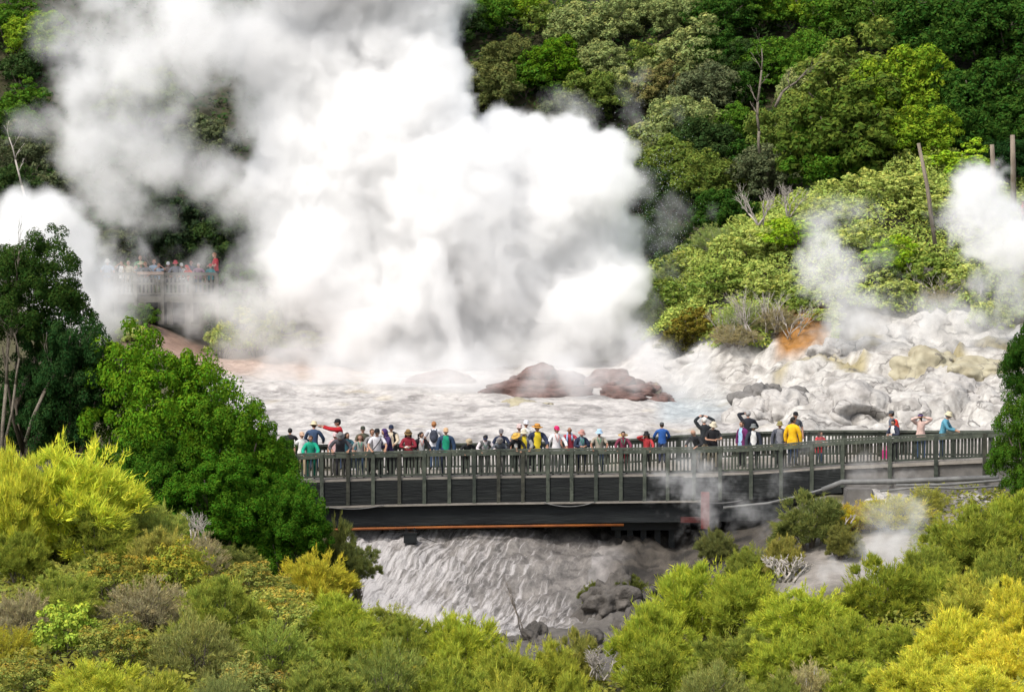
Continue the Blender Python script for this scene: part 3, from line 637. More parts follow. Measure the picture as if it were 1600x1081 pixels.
# ------------------------------------------------------------------ near trees and shrubs
tree(34,362,215,(.030,.065,.013),'tall dark tree filling the left edge, leafless limbs showing through its crown',D=93,kind='N',group=None,hk=.95,k=1)
o=tree(112,470,190,(.022,.058,.016),'dark green spreading tree at the left, between the tall dark and bright green trees',D=92.5,kind='N',group=None,hk=1.3,k=0)
tree(48,560,190,(.020,.052,.014),'dark green lower tree at the left edge with pale bare branches showing',D=94.5,kind='N',group=None,hk=1.0,k=1)
tree(262,514,270,(.085,.185,.011),'large bright green rounded tree in front of the left end of the bridge',D=91.5,kind='N',group=None,hk=1.1,k=1)
tree(360,592,225,(.06,.14,.010),'green tree sloping down to the right, covering the left end of the bridge',D=90.5,kind='N',group=None,hk=1.1,k=0)
tree(446,738,165,(.045,.12,.010),'green rounded tree overlapping the lower left corner of the bridge girder',D=88.8,kind='N',group=None,hk=1.1,k=0)
tree(410,700,190,(.05,.135,.010),'green tree just left of the one overlapping the bridge girder corner',D=89.5,kind='N',group=None,hk=1.1,k=1)
tree(232,655,190,(.05,.13,.012),'shaded green tree between the dark tree and the large bright green one',D=89.5,kind='N',group=None,hk=1.3,k=0)
tree(330,690,200,(.05,.135,.010),'green middle tree of the bright green group, under the two tallest ones',D=88.5,kind='N',group=None,hk=1.0,k=0)
tree(436,672,66,(.04,.105,.010),'small green tree top reaching the bridge rail at its left end',D=97,kind='N',group=None,hk=1.3,k=1)
tree(1618,478,125,(.028,.075,.010),'dark green tree cut off by the right edge, above the bridge end',D=92,kind='N',group=None,hk=1.5,k=0)
tree(1612,620,135,(.05,.115,.012),'brighter green tree at the right edge covering the end of the bridge rail',D=91,kind='N',group=None,hk=1.3,k=1)
# bare limbs of the dark trees
def limbs(name,label,cat,pts,D,mat,seed,depth=3):
    rnd=random.Random(seed); b=MB(); c=P(*pts[0][:2],D)
    for i in range(len(pts)-1):
        a=P(pts[i][0],pts[i][1],D)-c; e=P(pts[i+1][0],pts[i+1][1],D)-c
        b.tube([a,(a+e)/2+Vector((rnd.uniform(-.08,.08),rnd.uniform(-.1,.1),0)),e],[pts[i][2],(pts[i][2]+pts[i+1][2])/2,pts[i+1][2]],7)
        if i and depth:
            for k in range(2):
                d=((e-a).normalized()+Vector((rnd.uniform(-1,1),rnd.uniform(-.6,.6),rnd.uniform(0,.5)))).normalized()
                twig_tree(b,e if k else (a+e)/2,d,rnd.uniform(.5,.8),pts[i+1][2]*.55,depth-1,rnd)
    o=b.build(name,mat,None,True,c); return tag(o,label,cat)
PALEB=pmat('pale_bark',(.20,.17,.135),(.10,.085,.065),5,.9,.4)
limbs('tree_trunk','pale slender tree trunk rising at the left edge through the dark leaves','trunk',[(2,735,.075),(10,600,.06),(14,520,.045),(26,440,.03),(30,392,.02)],92,PALEB,3)
limbs('tree_trunk','grey forked branch leaning right among the dark leaves on the left','trunk',[(40,690,.07),(70,610,.06),(96,570,.045),(112,545,.03)],91.5,PALEB,4)
limbs('tree_trunk','thin pale stem twisting up beside the left edge trunk','trunk',[(8,690,.05),(24,600,.04),(30,560,.03),(22,520,.02)],91.2,PALEB,6)
limbs('dead_tree','tall bare dead tree trunk standing in the forest gap','dead tree',[(1187,240,.085),(1186,205,.08),(1184,160,.07),(1190,110,.05),(1190,76,.03)],147.5,PALEB,8,2)
limbs('dead_tree','pale leaning dead limb in the forest right of the upright dead trunk','dead tree',[(1211,168,.10),(1222,145,.08),(1245,128,.05),(1262,108,.025)],151,PALEB,9,3)
limbs('dead_tree','thin pale trunk slanting in the mist at the left edge','dead tree',[(44,330,.07),(34,290,.06),(24,250,.045),(14,215,.03)],146,DEADW,10,2)
def twigs(name,label,cat,px,py,D,hpx,n,depth,r,mat,seed,spread=.7):
    rnd=random.Random(seed); b=MB(); c=P(px,py,D)
    for k in range(n):
        d=Vector((rnd.uniform(-.8,.8),rnd.uniform(-.5,.5),1)).normalized()
        twig_tree(b,Vector((rnd.uniform(-.3,.3),rnd.uniform(-.3,.3),0)),d,hpx*D/F*.38,r,depth,rnd,spread)
    return tag(b.build(name,mat,None,True,c),label,cat)
BLEACH=pmat('bleached_wood',(.42,.385,.34),(.28,.25,.22),5,.9,.3)
twigs('dead_shrub','bleached bare branches sticking up on the left crest of the mound','dead shrub',1192,352,133.5,62,5,4,.045,BLEACH,2)
twigs('dead_shrub','small bleached branches just right of the larger bleached ones','dead shrub',1226,338,134,52,4,4,.04,BLEACH,12)
for i,(px,py,h,lb) in enumerate(((1205,520,70,'grey bare stems standing left of the orange earth'),(1175,535,84,'tall bleached bare stems at the foot of the mound'),(1235,530,70,'pale bare stems leaning over the orange earth'),(1425,262,46,'grey antler like branches under the mound crest by the leaning post'),(1470,470,50,'pale bare branches low on the right of the mound'),(1440,450,44,'thin bleached branches above the right rocks'),(1130,530,50,'short grey dead stems at the left foot of the mound'),(1510,480,50,'bleached forked branches near the base of the right steam'))):
    twigs('dead_shrub',lb,'dead shrub',px,py,hitD(px,py,lo=126.5,hi=148,step=.25)-.6,h,5,4,.035,BLEACH,40+i,.6)
twigs('bare_sapling','thin bare sapling at the foot of the falling water','sapling',826,985,90.5,100,2,3,.02,TWIG,71,.35)
twigs('driftwood','grey tangle of dead roots heaped at the left end of the bare sinter patch','driftwood',1228,908,84.5,52,9,3,.06,DEADW,72,1.0)
twigs('driftwood','pale dry sticks piled in the gully at the bottom','driftwood',935,1062,80,60,8,3,.035,BLEACH,73,1.0)
twigs('driftwood','white dead stick lying below the pipes','driftwood',1330,818,91,22,2,2,.03,BLEACH,74,.8)
twigs('dead_shrub','grey dead twigs in the scrub in front of the lowest green tree','dead shrub',312,846,82,50,5,4,.03,DEADW,75,.8)
S=[ # px, top, width px, D, tint, kind, label
(100,688,230,82,(0.543,0.615,0.071),'F','big feathery yellow green shrub below the dark tree on the left'),
(14,704,120,80,(0.520,0.563,0.071),'F','yellow feathery shrub cut by the left edge, below the dark tree'),
(150,800,130,80.5,(0.232,0.281,0.046),'F','shaded olive feathery shrub under the big yellow green one'),
(30,826,90,77,(0.249,0.301,0.048),'F','deep green small shrub at the left edge under the yellow ones'),
(240,786,105,84,SG,'F','grey green shrub at the foot of the big green trees'),
(300,835,100,80,TW,'W','brown twiggy shrub with dry stems beside the grey dead twigs'),
(250,826,110,76,(0.350,0.348,0.084),'F','straw coloured feathery shrub left of the brown twiggy one'),
(350,850,110,82,(0.154,0.186,0.050),'F','dark green fine leaved shrub in the shade of the lowest green tree'),
(490,860,120,86,(0.494,0.478,0.060),'F','golden yellow low shrub right of the dark fine leaved one'),
(520,815,90,91,(0.143,0.172,0.053),'F','dark grey green shrub hanging over the left end of the orange pipe'),
(556,850,70,90.5,(0.180,0.218,0.070),'F','thin grey green shrub at the left edge of the falling water'),
(165,862,120,74,(0.230,0.277,0.053),'M','red tipped leafy shrub below the shaded olive one'),
(275,842,110,75,(0.261,0.317,0.047),'M','orange tipped leafy shrub in the middle of the left slope'),
(392,876,110,78,(0.230,0.277,0.064),'M','rusty leafy shrub left of the golden yellow one'),
(95,892,110,71,(0.304,0.367,0.071),'F','bright fresh green shrub near the left edge'),
(100,942,96,67,(0.290,0.398,0.051),'L','yellow green leafy shrub below the bright fresh green one'),
(30,918,100,69,TW,'W','grey brown dry shrub at the left edge'),
(225,905,130,71,TW,'W','wide brown dry shrub in the middle of the left foreground'),
(345,900,130,70,(0.278,0.336,0.060),'F','dark based feathery shrub with a green top, left of centre'),
(300,960,140,66,(0.273,0.290,0.092),'W','grey purple twiggy shrub under the green topped one'),
(180,965,110,66,(0.242,0.294,0.064),'M','mottled red and green leafy shrub low on the left'),
(425,915,120,74,(0.344,0.417,0.095),'M','reddish dry leaved shrub right of the green topped one'),
(430,965,130,68,(0.273,0.346,0.068),'W','thin olive shrub on the slope below the reddish one'),
(520,925,130,76,(0.357,0.432,0.057),'F','yellow green shrub below the golden one, by the water'),
(600,945,110,78,(0.293,0.337,0.069),'F','olive yellow shrub at the lower edge of the falling water'),
(545,968,130,70,(0.295,0.356,0.055),'F','rich green shrub left of the bottom centre'),
(640,965,100,76,(0.285,0.346,0.061),'F','soft green shrub in front of the pale pool'),
(720,955,130,76,(0.398,0.466,0.061),'F','spreading yellow green shrub below the pale pool'),
(790,1000,110,72,(0.335,0.388,0.059),'F','yellowish shrub at bottom centre in front of the gully'),
(855,1005,120,74,(0.353,0.389,0.059),'F','golden green shrub at bottom centre left of the dry sticks'),
(905,985,70,82,(0.311,0.326,0.081),'F','small olive shrub left above the dry sticks'),
(600,1005,130,66,(0.249,0.304,0.075),'W','brown grey twiggy shrub at the bottom left of centre'),
(700,1022,120,66,(0.320,0.388,0.063),'F','green shrub at the bottom edge left of centre'),
(500,1030,130,63,(0.278,0.336,0.073),'F','greyish green shrub at the bottom edge below the rich green one'),
(390,1025,120,63,(0.248,0.300,0.085),'M','brown red leafy shrub at the bottom edge'),
(150,1030,160,61,(0.438,0.487,0.063),'F','yellow shrub along the bottom edge at the left'),
(40,1020,120,62,(0.236,0.286,0.064),'M','dark reddish leafy shrub in the bottom left corner'),
(240,1050,120,60,(0.353,0.389,0.064),'F','pale yellow shrub at the bottom edge right of the yellow one'),
(10,975,90,66,(0.407,0.392,0.050),'W','orange brown dry tuft at the left edge'),
(345,1048,100,60,(0.249,0.290,0.101),'W','bare grey twiggy shrub at the bottom edge near the brown red one'),
(800,1048,120,63,(0.374,0.412,0.069),'F','pale green shrub at the very bottom centre'),
(900,1050,90,66,(0.335,0.388,0.057),'F','yellow green tuft under the dry sticks'),
(1090,880,150,84,(0.374,0.452,0.055),'F','bright green shrub right of the grey rock face'),
(1020,935,130,81,(0.357,0.432,0.057),'F','green shrub leaning over the gully right of the dry sticks'),
(1170,885,130,82,(0.320,0.388,0.053),'F','olive green shrub left of the dead root tangle'),
(1040,1000,150,75,(0.278,0.336,0.048),'F','deep green shrub with a dark hollow under it, right of the dry sticks'),
(1150,985,130,74,(0.249,0.302,0.057),'F','dull green shrub in the dark middle of the right foreground'),
(1120,1035,120,68,(0.273,0.304,0.092),'W','purple brown twiggy shrub at the bottom right of centre'),
(1260,915,150,78,(0.386,0.465,0.056),'F','bright yellow green shrub in front of the bare sinter patch'),
(1225,985,120,73,(0.357,0.432,0.057),'F','green shrub in the centre of the right foreground'),
(1380,872,130,79,(0.268,0.323,0.043),'F','dark green upright shrub in front of the steaming ground'),
(1465,886,95,79,(0.312,0.376,0.055),'F','rounded fresh green shrub right of the dark upright one'),
(1330,955,130,73,(0.312,0.376,0.052),'F','mid green shrub below the dark upright one'),
(1410,975,110,71,(0.295,0.356,0.050),'F','deep green pointed shrub beside the yellow slope'),
(1270,770,115,92,(0.180,0.217,0.066),'F','big dark olive shrub standing alone right under the bridge end'),
(1225,835,60,89,(0.309,0.304,0.080),'F','small ochre shrub left of the lone dark olive one'),
(1170,850,70,90,(0.249,0.302,0.061),'F','green tuft on the dark slope under the bridge'),
(1320,820,60,90,(0.207,0.218,0.063),'F','olive tuft on the right flank of the lone dark olive shrub'),
(1395,770,130,93,(0.454,0.434,0.034),'W','orange dry shrub in front of the concrete block'),
(1340,785,80,93.5,(0.499,0.403,0.034),'W','rusty dry tuft left of the orange one'),
(1450,755,60,94.5,(0.362,0.374,0.084),'W','straw coloured tuft below the pipes'),
(1520,792,140,84,(0.259,0.313,0.049),'F','broad olive green shrub on the right, below the pale boulder'),
(1590,770,110,85,(0.320,0.388,0.053),'F','green shrub at the right edge under the bridge end'),
(1450,850,90,82,(0.278,0.336,0.060),'F','grey green shrub right of the steaming ground'),
(1575,850,110,80,(0.268,0.323,0.057),'F','shaded olive shrub at the right edge'),
(1530,900,140,74,(0.435,0.455,0.077),'F','pale yellow shrub on the right slope'),
(1595,905,110,72,(0.616,0.609,0.077),'F','golden shrub at the right edge in mid height'),
(1500,950,140,69,(0.599,0.608,0.072),'F','bright golden yellow shrub on the lower right'),
(1585,985,150,66,(0.656,0.631,0.076),'F','brilliant yellow shrub at the lower right edge'),
(1440,1020,140,65,(0.538,0.564,0.072),'F','yellow shrub at the bottom edge in the right foreground'),
(1540,1040,150,62,(0.619,0.630,0.079),'F','golden shrub in the bottom right corner'),
(1340,1030,130,67,(0.339,0.409,0.059),'F','fresh green shrub at the bottom edge of the right foreground'),
(1270,1030,120,67,(0.428,0.395,0.205),'G','pale dry straw coloured shrub at the bottom edge'),
(1215,1050,100,66,(0.249,0.302,0.061),'F','low green shrub at the bottom edge left of the straw one'),
(985,900,60,95.5,(0.134,0.162,0.044),'F','small dark shrub rooted in the grey rock face'),
(928,908,40,96.5,(0.154,0.186,0.046),'F','tiny dark green tuft on the grey rock left of the other one'),
(1120,825,60,97,(0.169,0.194,0.068),'F','dusky tuft under the bridge beside the red pier'),
]
for px,top,wp,D,ti,kd,lb in S: shrub(px,top,wp,D,ti,lb,kd)
# ------------------------------------------------------------------ footbridge
TIM=pmat('grey_green_timber',(.055,.064,.050),(.022,.027,.023),2.2,.85,.35,6,(1,1,1))
TIMB=pmat('brown_timber',(.060,.060,.045),(.022,.023,.018),2.6,.85,.3,6)
RAILM=pmat('weathered_rail',(.085,.096,.073),(.036,.043,.034),3,.85,.3,6)
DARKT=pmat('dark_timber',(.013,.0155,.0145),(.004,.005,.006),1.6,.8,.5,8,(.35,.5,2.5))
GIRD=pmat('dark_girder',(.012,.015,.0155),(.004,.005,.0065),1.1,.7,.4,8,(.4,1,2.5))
DECKM=pmat('pale_deck',(.26,.235,.205),(.17,.155,.135),3,.85)
CONC=pmat('concrete',(.17,.16,.15),(.09,.085,.08),1.3,.9,.3,7)
ORANGE=pmat('orange_pipe_paint',(.27,.085,.016),(.15,.045,.012),1.5,.6)
REDOX=pmat('red_oxide_paint',(.20,.025,.02),(.11,.015,.012),1.5,.6)
PIPEM=pmat('grey_pipe',(.17,.17,.165),(.08,.08,.08),2,.6)
BLACKM=pmat('black_metal',(.012,.014,.015),(.006,.007,.008),2,.5)
NEARL=[(440,711,101),(500,708,101),(760,703,101),(1100,699,100.6),(1200,696,100.2),(1270,690,99.8),(1320,686,99.3),(1460,679,98.3),(1540,675,97.6),(1625,671,97.0)]
FARL=[(440,697,105),(500,695.5,105),(760,693,105),(960,689,105),(1060,681,104.8),(1200,675,104.4),(1270,673.2,103.8),(1350,673,103.2),(1500,674,101.6),(1625,673,100.6)]
RH=.98
def along(Ls,px):
    for a,b in zip(Ls,Ls[1:]):
        if px<=b[0] or b is Ls[-1]:
            t=(px-a[0])/(b[0]-a[0]); return P(px,a[1]+(b[1]-a[1])*t,a[2]+(b[2]-a[2])*t)
def railp(Ls,px): return along(Ls,px)
def deckz(px,D):
    n,f=along(NEARL,px),along(FARL,px); t=(D-n.y)/(f.y-n.y)
    return (n.z+(f.z-n.z)*min(1,max(0,t)))-RH
c0=Vector((X(1000,101),101,0))
bridge=empty('footbridge',c0,'long dark timber footbridge crowded with people across the gorge','bridge')
def bb(m,name,mat,smooth=False):
    m.v=[tuple(Vector(p)-c0) for p in m.v]; return m.build(name,mat,bridge,smooth)
UZ=Vector((0,0,1))
deck=MB(); kn=[440,600,760,960,1060,1130,1200,1270,1320,1390,1460,1540,1625]
for a,b in zip(kn,kn[1:]):
    q=[along(NEARL,a),along(NEARL,b),along(FARL,b),along(FARL,a)]
    n=len(deck.v)
    for p in q: deck.v.append((p.x,p.y+(-.08 if p.y<102.5 else .08),p.z-RH))
    for p in q: deck.v.append((p.x,p.y+(-.08 if p.y<102.5 else .08),p.z-RH-.13))
    deck.f+=[(n,n+1,n+2,n+3),(n+7,n+6,n+5,n+4),(n,n+4,n+5,n+1),(n+3,n+2,n+6,n+7)]
bb(deck,'deck',DECKM)
NP=[464,503,544,583,624,663,702,741,779,817,856,893,931,970,1007,1043,1084,1125,1173,1220,1268,1316,1390,1462,1538,1612]
FP=[450,520,590,660,730,800,870,940,1005,1060,1110,1160,1210,1265,1320,1375,1430,1490,1550,1610]
def low(px):   # how far the posts reach below the deck
    return 1.0 if px<1180 else (1.0 if px<1290 else .78)
for i,px in enumerate(NP):
    p=along(NEARL,px)+Vector((0,-.10,0))
    m=MB(); m.beam(p+Vector((0,0,-RH-low(px))),p+Vector((0,0,-.03)),.13,.12)
    for h in (-.25,-RH-.12,-RH-.5,-RH-.85): q=p+Vector((R.uniform(-.02,.02),-.065,max(h,-RH-low(px)+.08))); m.box((q.x-.02,q.y-.012,q.z-.02),(q.x+.02,q.y,q.z+.02))
    bb(m,'post',R.choice((RAILM,RAILM,TIM,TIMB)))
def bays(Ls,posts,off,near):
    for a,b in zip(posts,posts[1:]):
        s,e=along(Ls,a),along(Ls,b); o_=Vector((0,off,0)); s=s+o_; e=e+o_
        m=MB(); m.beam(s,e,.17,.06); m.beam(s+Vector((0,-.06 if near else .06,-.12)),e+Vector((0,-.06 if near else .06,-.12)),.05,.15); bb(m,'handrail',RAILM)
        m=MB(); z0,z1=-RH+.10,-.16
        m.beam(s+Vector((0,.02,z0)),e+Vector((0,.02,z0)),.05,.07)
        n=max(3,int((e-s).length/.125))
        for k in range(n):
            q=s.lerp(e,(k+.5+R.uniform(-.1,.1))/n); m.beam(q+Vector((0,.02,z0-R.uniform(0,.03))),q+Vector((R.uniform(-.012,.012),.02+R.uniform(-.004,.004),z1)),R.uniform(.058,.08),.03)
        bb(m,'baluster_panel',R.choice((TIM,TIM,TIMB,RAILM)))
bays(NEARL,NP,-.02,True)
for i,px in enumerate(FP):
    p=along(FARL,px)+Vector((0,.09,0)); m=MB(); m.beam(p+Vector((0,0,-RH-.3)),p+Vector((0,0,-.03)),.12,.11); bb(m,'post',TIM)
bays(FARL,FP,0,False)
# fascia boards between the posts, ledge, girder
def strip(Ls,xs,y0,z0,z1,thick,name,mat):
    m=MB()
    for a,b in zip(xs,xs[1:]):
        s,e=along(Ls,a),along(Ls,b); n=len(m.v)
        for p in (s,e):
            zl,zh=(z0(p) if callable(z0) else p.z-RH+z0),(z1(p) if callable(z1) else p.z-RH+z1)
            m.v+=[(p.x,p.y+y0,zl),(p.x,p.y+y0+thick,zl),(p.x,p.y+y0+thick,zh),(p.x,p.y+y0,zh)]
        m.f+=[(n,n+4,n+7,n+3),(n+1,n+2,n+6,n+5),(n+3,n+7,n+6,n+2),(n,n+1,n+5,n+4),(n,n+3,n+2,n+1),(n+4,n+5,n+6,n+7)]
    bb(m,name,mat)
fx=[440,600,760,900,1000,1100,1180,1270,1316]
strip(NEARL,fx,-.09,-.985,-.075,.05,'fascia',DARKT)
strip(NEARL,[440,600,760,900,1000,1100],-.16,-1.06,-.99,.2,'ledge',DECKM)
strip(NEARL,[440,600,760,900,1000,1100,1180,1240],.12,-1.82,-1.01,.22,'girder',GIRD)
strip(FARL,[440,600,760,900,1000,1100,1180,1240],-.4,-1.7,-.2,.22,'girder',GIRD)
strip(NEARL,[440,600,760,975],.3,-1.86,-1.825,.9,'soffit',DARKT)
# orange service pipe under the girder, cable loop on the ledge
m=MB(); pts=[]
for px in (430,560,700,850,975):
    p=along(NEARL,px); pts.append(Vector((p.x,p.y+.05,p.z-RH-1.90)))
m.tube(pts,.05,10); bb(m,'orange_pipe',ORANGE,True)
for a,b,s in ((505,600,.12),(850,930,.16),(1090,1160,.1)):
    m=MB(); q=[]
    for k in range(9):
        t=k/8; p=along(NEARL,a+(b-a)*t); q.append(Vector((p.x,p.y-.2,p.z-RH-1.0-s*4*t*(1-t))))
    m.tube(q,.018,5); bb(m,'cable',PIPEM,True)
# pier below the bridge
m=MB()
for px in (966,985,1006,1028,1050):
    t=P(px,815,101.6); m.beam(Vector((t.x,101.9,t.z)),Vector((t.x,101.9,t.z-1.6)),.22,.22)
a,b=P(955,822,101.9),P(1066,822,101.9); m.box((a.x,101.5,a.z-.1),(b.x,103.6,a.z+.22)); m.box((a.x-.1,101.4,a.z-1.25),(b.x+.1,103.9,a.z-.98)); m.box((a.x,103.3,a.z-1.0),(b.x,103.5,a.z-.1))
bb(m,'pier',BLACKM)
m=MB(); t=P(1101,772,100.6); m.beam(Vector((t.x,100.35,t.z+.1)),Vector((t.x,100.35,t.z-1.25)),.30,.3); bb(m,'red_pier',REDOX); m=MB(); m.box((t.x-.9,100.42,t.z-1.05),(t.x-.16,100.62,t.z-.85)); bb(m,'red_bracket',pmat('dull_red_paint',(.07,.014,.012),(.03,.008,.007),1.5,.7))
# black box lamp hanging under the pipe
p=P(641,839,100.6)
lamp=empty('floodlight',p,'black box floodlight hanging under the orange pipe above the water','floodlight')
m=MB(); m.box((-.24,-.2,-.2),(.24,.2,.14)); m.box((-.27,-.23,.14),(.27,.23,.19)); m.build('housing',BLACKM,lamp)
m=MB(); m.beam((-.16,0,.19),(-.16,0,.36),.04,.04); m.beam((.16,0,.19),(.16,0,.36),.04,.04); m.build('bracket',BLACKM,lamp)
m=MB(); q=[Vector((.25,0,.1))+ (P(790,866,103.0)-p-Vector((.25,0,.1)))*t+Vector((0,0,-.5*4*t*(1-t)*.4)) for t in [k/10 for k in range(11)]]
m.tube(q,.012,4); m.build('cable',BLACKM,lamp,True)
# concrete abutment wall, block, pipes along its foot
w0,w1=along(NEARL,1318),along(NEARL,1625)
wall=MB(); n=0
for px in (1318,1390,1462,1540,1625):
    p=along(NEARL,px); wall.v+=[(p.x,p.y+.06,p.z-RH-.16),(p.x,p.y+.5,p.z-RH-.16),(p.x,p.y+.5,p.z-RH-1.6),(p.x,p.y+.06,p.z-RH-1.6)]
for i in range(4):
    n=i*4; wall.f+=[(n,n+3,n+7,n+4),(n,n+4,n+5,n+1),(n+1,n+5,n+6,n+2)]
wall.f+=[(0,1,2,3),(16,19,18,17)]
o=wall.build('abutment_wall',CONC); tag(o,'grey concrete wall carrying the right hand end of the footbridge','wall')
p=P(1341,784,96.5); bm=bmesh.new(); bmesh.ops.create_cube(bm,size=1); bmesh.ops.scale(bm,vec=(.95,.9,1.0),verts=bm.verts); bmesh.ops.bevel(bm,geom=bm.edges[:],offset=.04,segments=2,affect='EDGES')
me=bpy.data.meshes.new('concrete_block'); bm.to_mesh(me); bm.free(); me.materials.append(CONC); o=link(bpy.data.objects.new('concrete_block',me)); o.location=p; tag(o,'square grey concrete block standing under the end of the bridge','block')
for pts,r,lb in (([(1285,765,97.2),(1316,753,97),(1400,752,96.6),(1500,748,96),(1560,746,95.6)],.10,'thick grey pipe along the foot of the concrete wall, bent down at its left end'),
                 ([(1400,758,96),(1480,757,95.6),(1540,752,95.2),(1590,748,95)],.05,'middle one of the thin pipes at the foot of the wall'),
                 ([(1375,767,95.5),(1440,761,95.2),(1500,763,94.9),(1590,757,94.6)],.04,'lowest thin pale pipe, sagging above the dry shrubs'),
                 ([(1130,793,99.6),(1200,786,99.4),(1260,772,98.6),(1300,760,97.4)],.05,'long thin pipe climbing through the steam under the bridge')):
    m=MB(); m.tube([P(*q) for q in pts],r,8); c=P(*pts[0]); m.v=[tuple(Vector(v)-c) for v in m.v]; o=m.build('pipe',PIPEM,None,True,c); tag(o,lb,'pipe')
# timber poles on the right
POLEM=pmat('pole_timber',(.24,.20,.155),(.13,.105,.08),3,.9,.3,5,(1,1,.3))
for pts,D,r,lb in (([(1461,350),(1435,224)],133,.10,'leaning timber pole on the scrubby mound'),([(1553,285),(1550,226)],138.5,.13,'shorter upright timber post behind the right steam'),([(1584,300),(1582,211)],138,.14,'taller upright timber post near the right edge')):
    a,b=P(*pts[0],D),P(*pts[1],D); m=MB(); m.tube([Vector((0,0,-1)),(b-a)*.5,b-a],[r*1.1,r,r*.85],9); o=m.build('timber_pole',POLEM,None,True,a); tag(o,lb,'pole')
# ------------------------------------------------------------------ far viewing platform
PD=139.5; pc=P(250,462,PD); plat=empty('viewing_platform',pc,'weathered timber viewing platform on the far left bank, full of people','platform')
FT=pmat('far_timber',(.17,.16,.135),(.085,.08,.068),2,.9)
def pb(m,name,mat): m.v=[tuple(Vector(p)-pc) for p in m.v]; return m.build(name,mat,plat)
xl,xr=P(150,462,PD).x,P(340,462,PD).x; z=pc.z
m=MB(); m.box((xl,PD-.1,z-.18),(xr,PD+3.6,z)); pb(m,'deck',FT)
m=MB(); m.box((xl,PD-.16,z-.34),(xr,PD-.1,z-.02)); pb(m,'fascia',FT)
hz=1.12
for px in (152,182,213,255,300,340):
    x=P(px,462,PD).x; m=MB(); m.beam(Vector((x,PD-.2,z-1.35)),Vector((x,PD-.2,z+hz)),.15,.13); pb(m,'post',FT)
for h in (hz,.62,.1):
    m=MB(); m.beam(Vector((xl,PD-.1,z+h)),Vector((xr,PD-.1,z+h)),.1,.11 if h<1 else .16); pb(m,'rail',FT)
for a,b in ((152,182),(182,213),(213,255),(255,300),(300,340)):
    m=MB(); x0,x1=P(a,462,PD).x,P(b,462,PD).x; n=int((x1-x0)/.19)
    for k in range(n):
        x=x0+(x1-x0)*(k+.5)/n; m.box((x-.05,PD-.06,z+.12),(x+.05,PD-.03,z+hz-.1))
    pb(m,'slat_panel',FT)
x0,x1=P(216,427,PD).x,P(257,427,PD).x; m=MB(); m.box((x0,PD-.42,z+hz-.02),(x1,PD-.12,z+hz+.12)); pb(m,'sign_board',pmat('pinkish_board',(.42,.30,.24),(.3,.22,.18),2,.8))
for px in (248,262,290):
    x=P(px,480,PD).x; m=MB(); m.beam(Vector((x,PD+.9,z-1.5)),Vector((x,PD+.9,z-.18)),.28,.28); pb(m,'stilt',FT)
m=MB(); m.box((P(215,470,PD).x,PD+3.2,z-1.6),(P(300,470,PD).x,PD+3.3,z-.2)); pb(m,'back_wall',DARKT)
# ------------------------------------------------------------------ people: front of a person is -Y at rotation 0
def rotx(v,a,piv):
    v=v-piv; c,s=math.cos(a),math.sin(a); return Vector((v.x,v.y*c-v.z*s,v.y*s+v.z*c))+piv
POSES={ # lean, left hand, right hand, head yaw, head pitch down (degrees); left is +X when the person faces the camera
'rail':(9,(.24,-.38,1.02),(-.24,-.38,1.02),0,10),'rail_left':(9,(.24,-.38,1.02),(-.24,-.38,1.02),-35,6),'rail_right':(9,(.24,-.38,1.02),(-.24,-.38,1.02),35,6),
'bend':(34,(.27,-.52,1.02),(-.27,-.52,1.02),0,34),'bend_left':(28,(.27,-.50,1.02),(-.20,-.48,1.02),-25,28),
'stand':(0,(.27,-.05,.84),(-.27,-.03,.84),0,4),'stand_left':(2,(.27,-.05,.84),(-.25,-.10,.86),-40,4),
'photo':(-2,(.09,-.30,1.56),(-.10,-.30,1.56),0,0),'up':(0,(.13,-.12,1.74),(-.13,-.12,1.74),0,-8),'behind':(0,(.11,.10,1.60),(-.11,.10,1.60),0,0),
'salute':(0,(.09,-.17,1.63),(-.25,-.30,1.10),0,-4),'reach':(4,(.07,-.56,1.50),(-.05,-.52,1.52),0,-2),'face':(8,(.24,-.38,1.02),(-.09,-.19,1.56),-10,6),'hold':(6,(.09,-.30,1.14),(-.09,-.30,1.12),10,22),
'elbow':(18,(.10,-.46,1.06),(-.10,-.46,1.06),0,12),'one':(5,(.26,-.36,1.02),(-.26,-.02,.86),20,5)}
def arm_ik(s,t,side,l1=.285,l2=.255,up=False):
    d=t-s; L_=min(d.length,(l1+l2)*.985); d=d.normalized(); t=s+d*L_
    a=(l1*l1-l2*l2+L_*L_)/(2*L_); h=math.sqrt(max(0,l1*l1-a*a))
    hint=Vector((side*.9,.35,.1 if up else -.8)); hint=(hint-d*hint.dot(d)).normalized()
    return s+d*a+hint*h,t
BCACHE={}
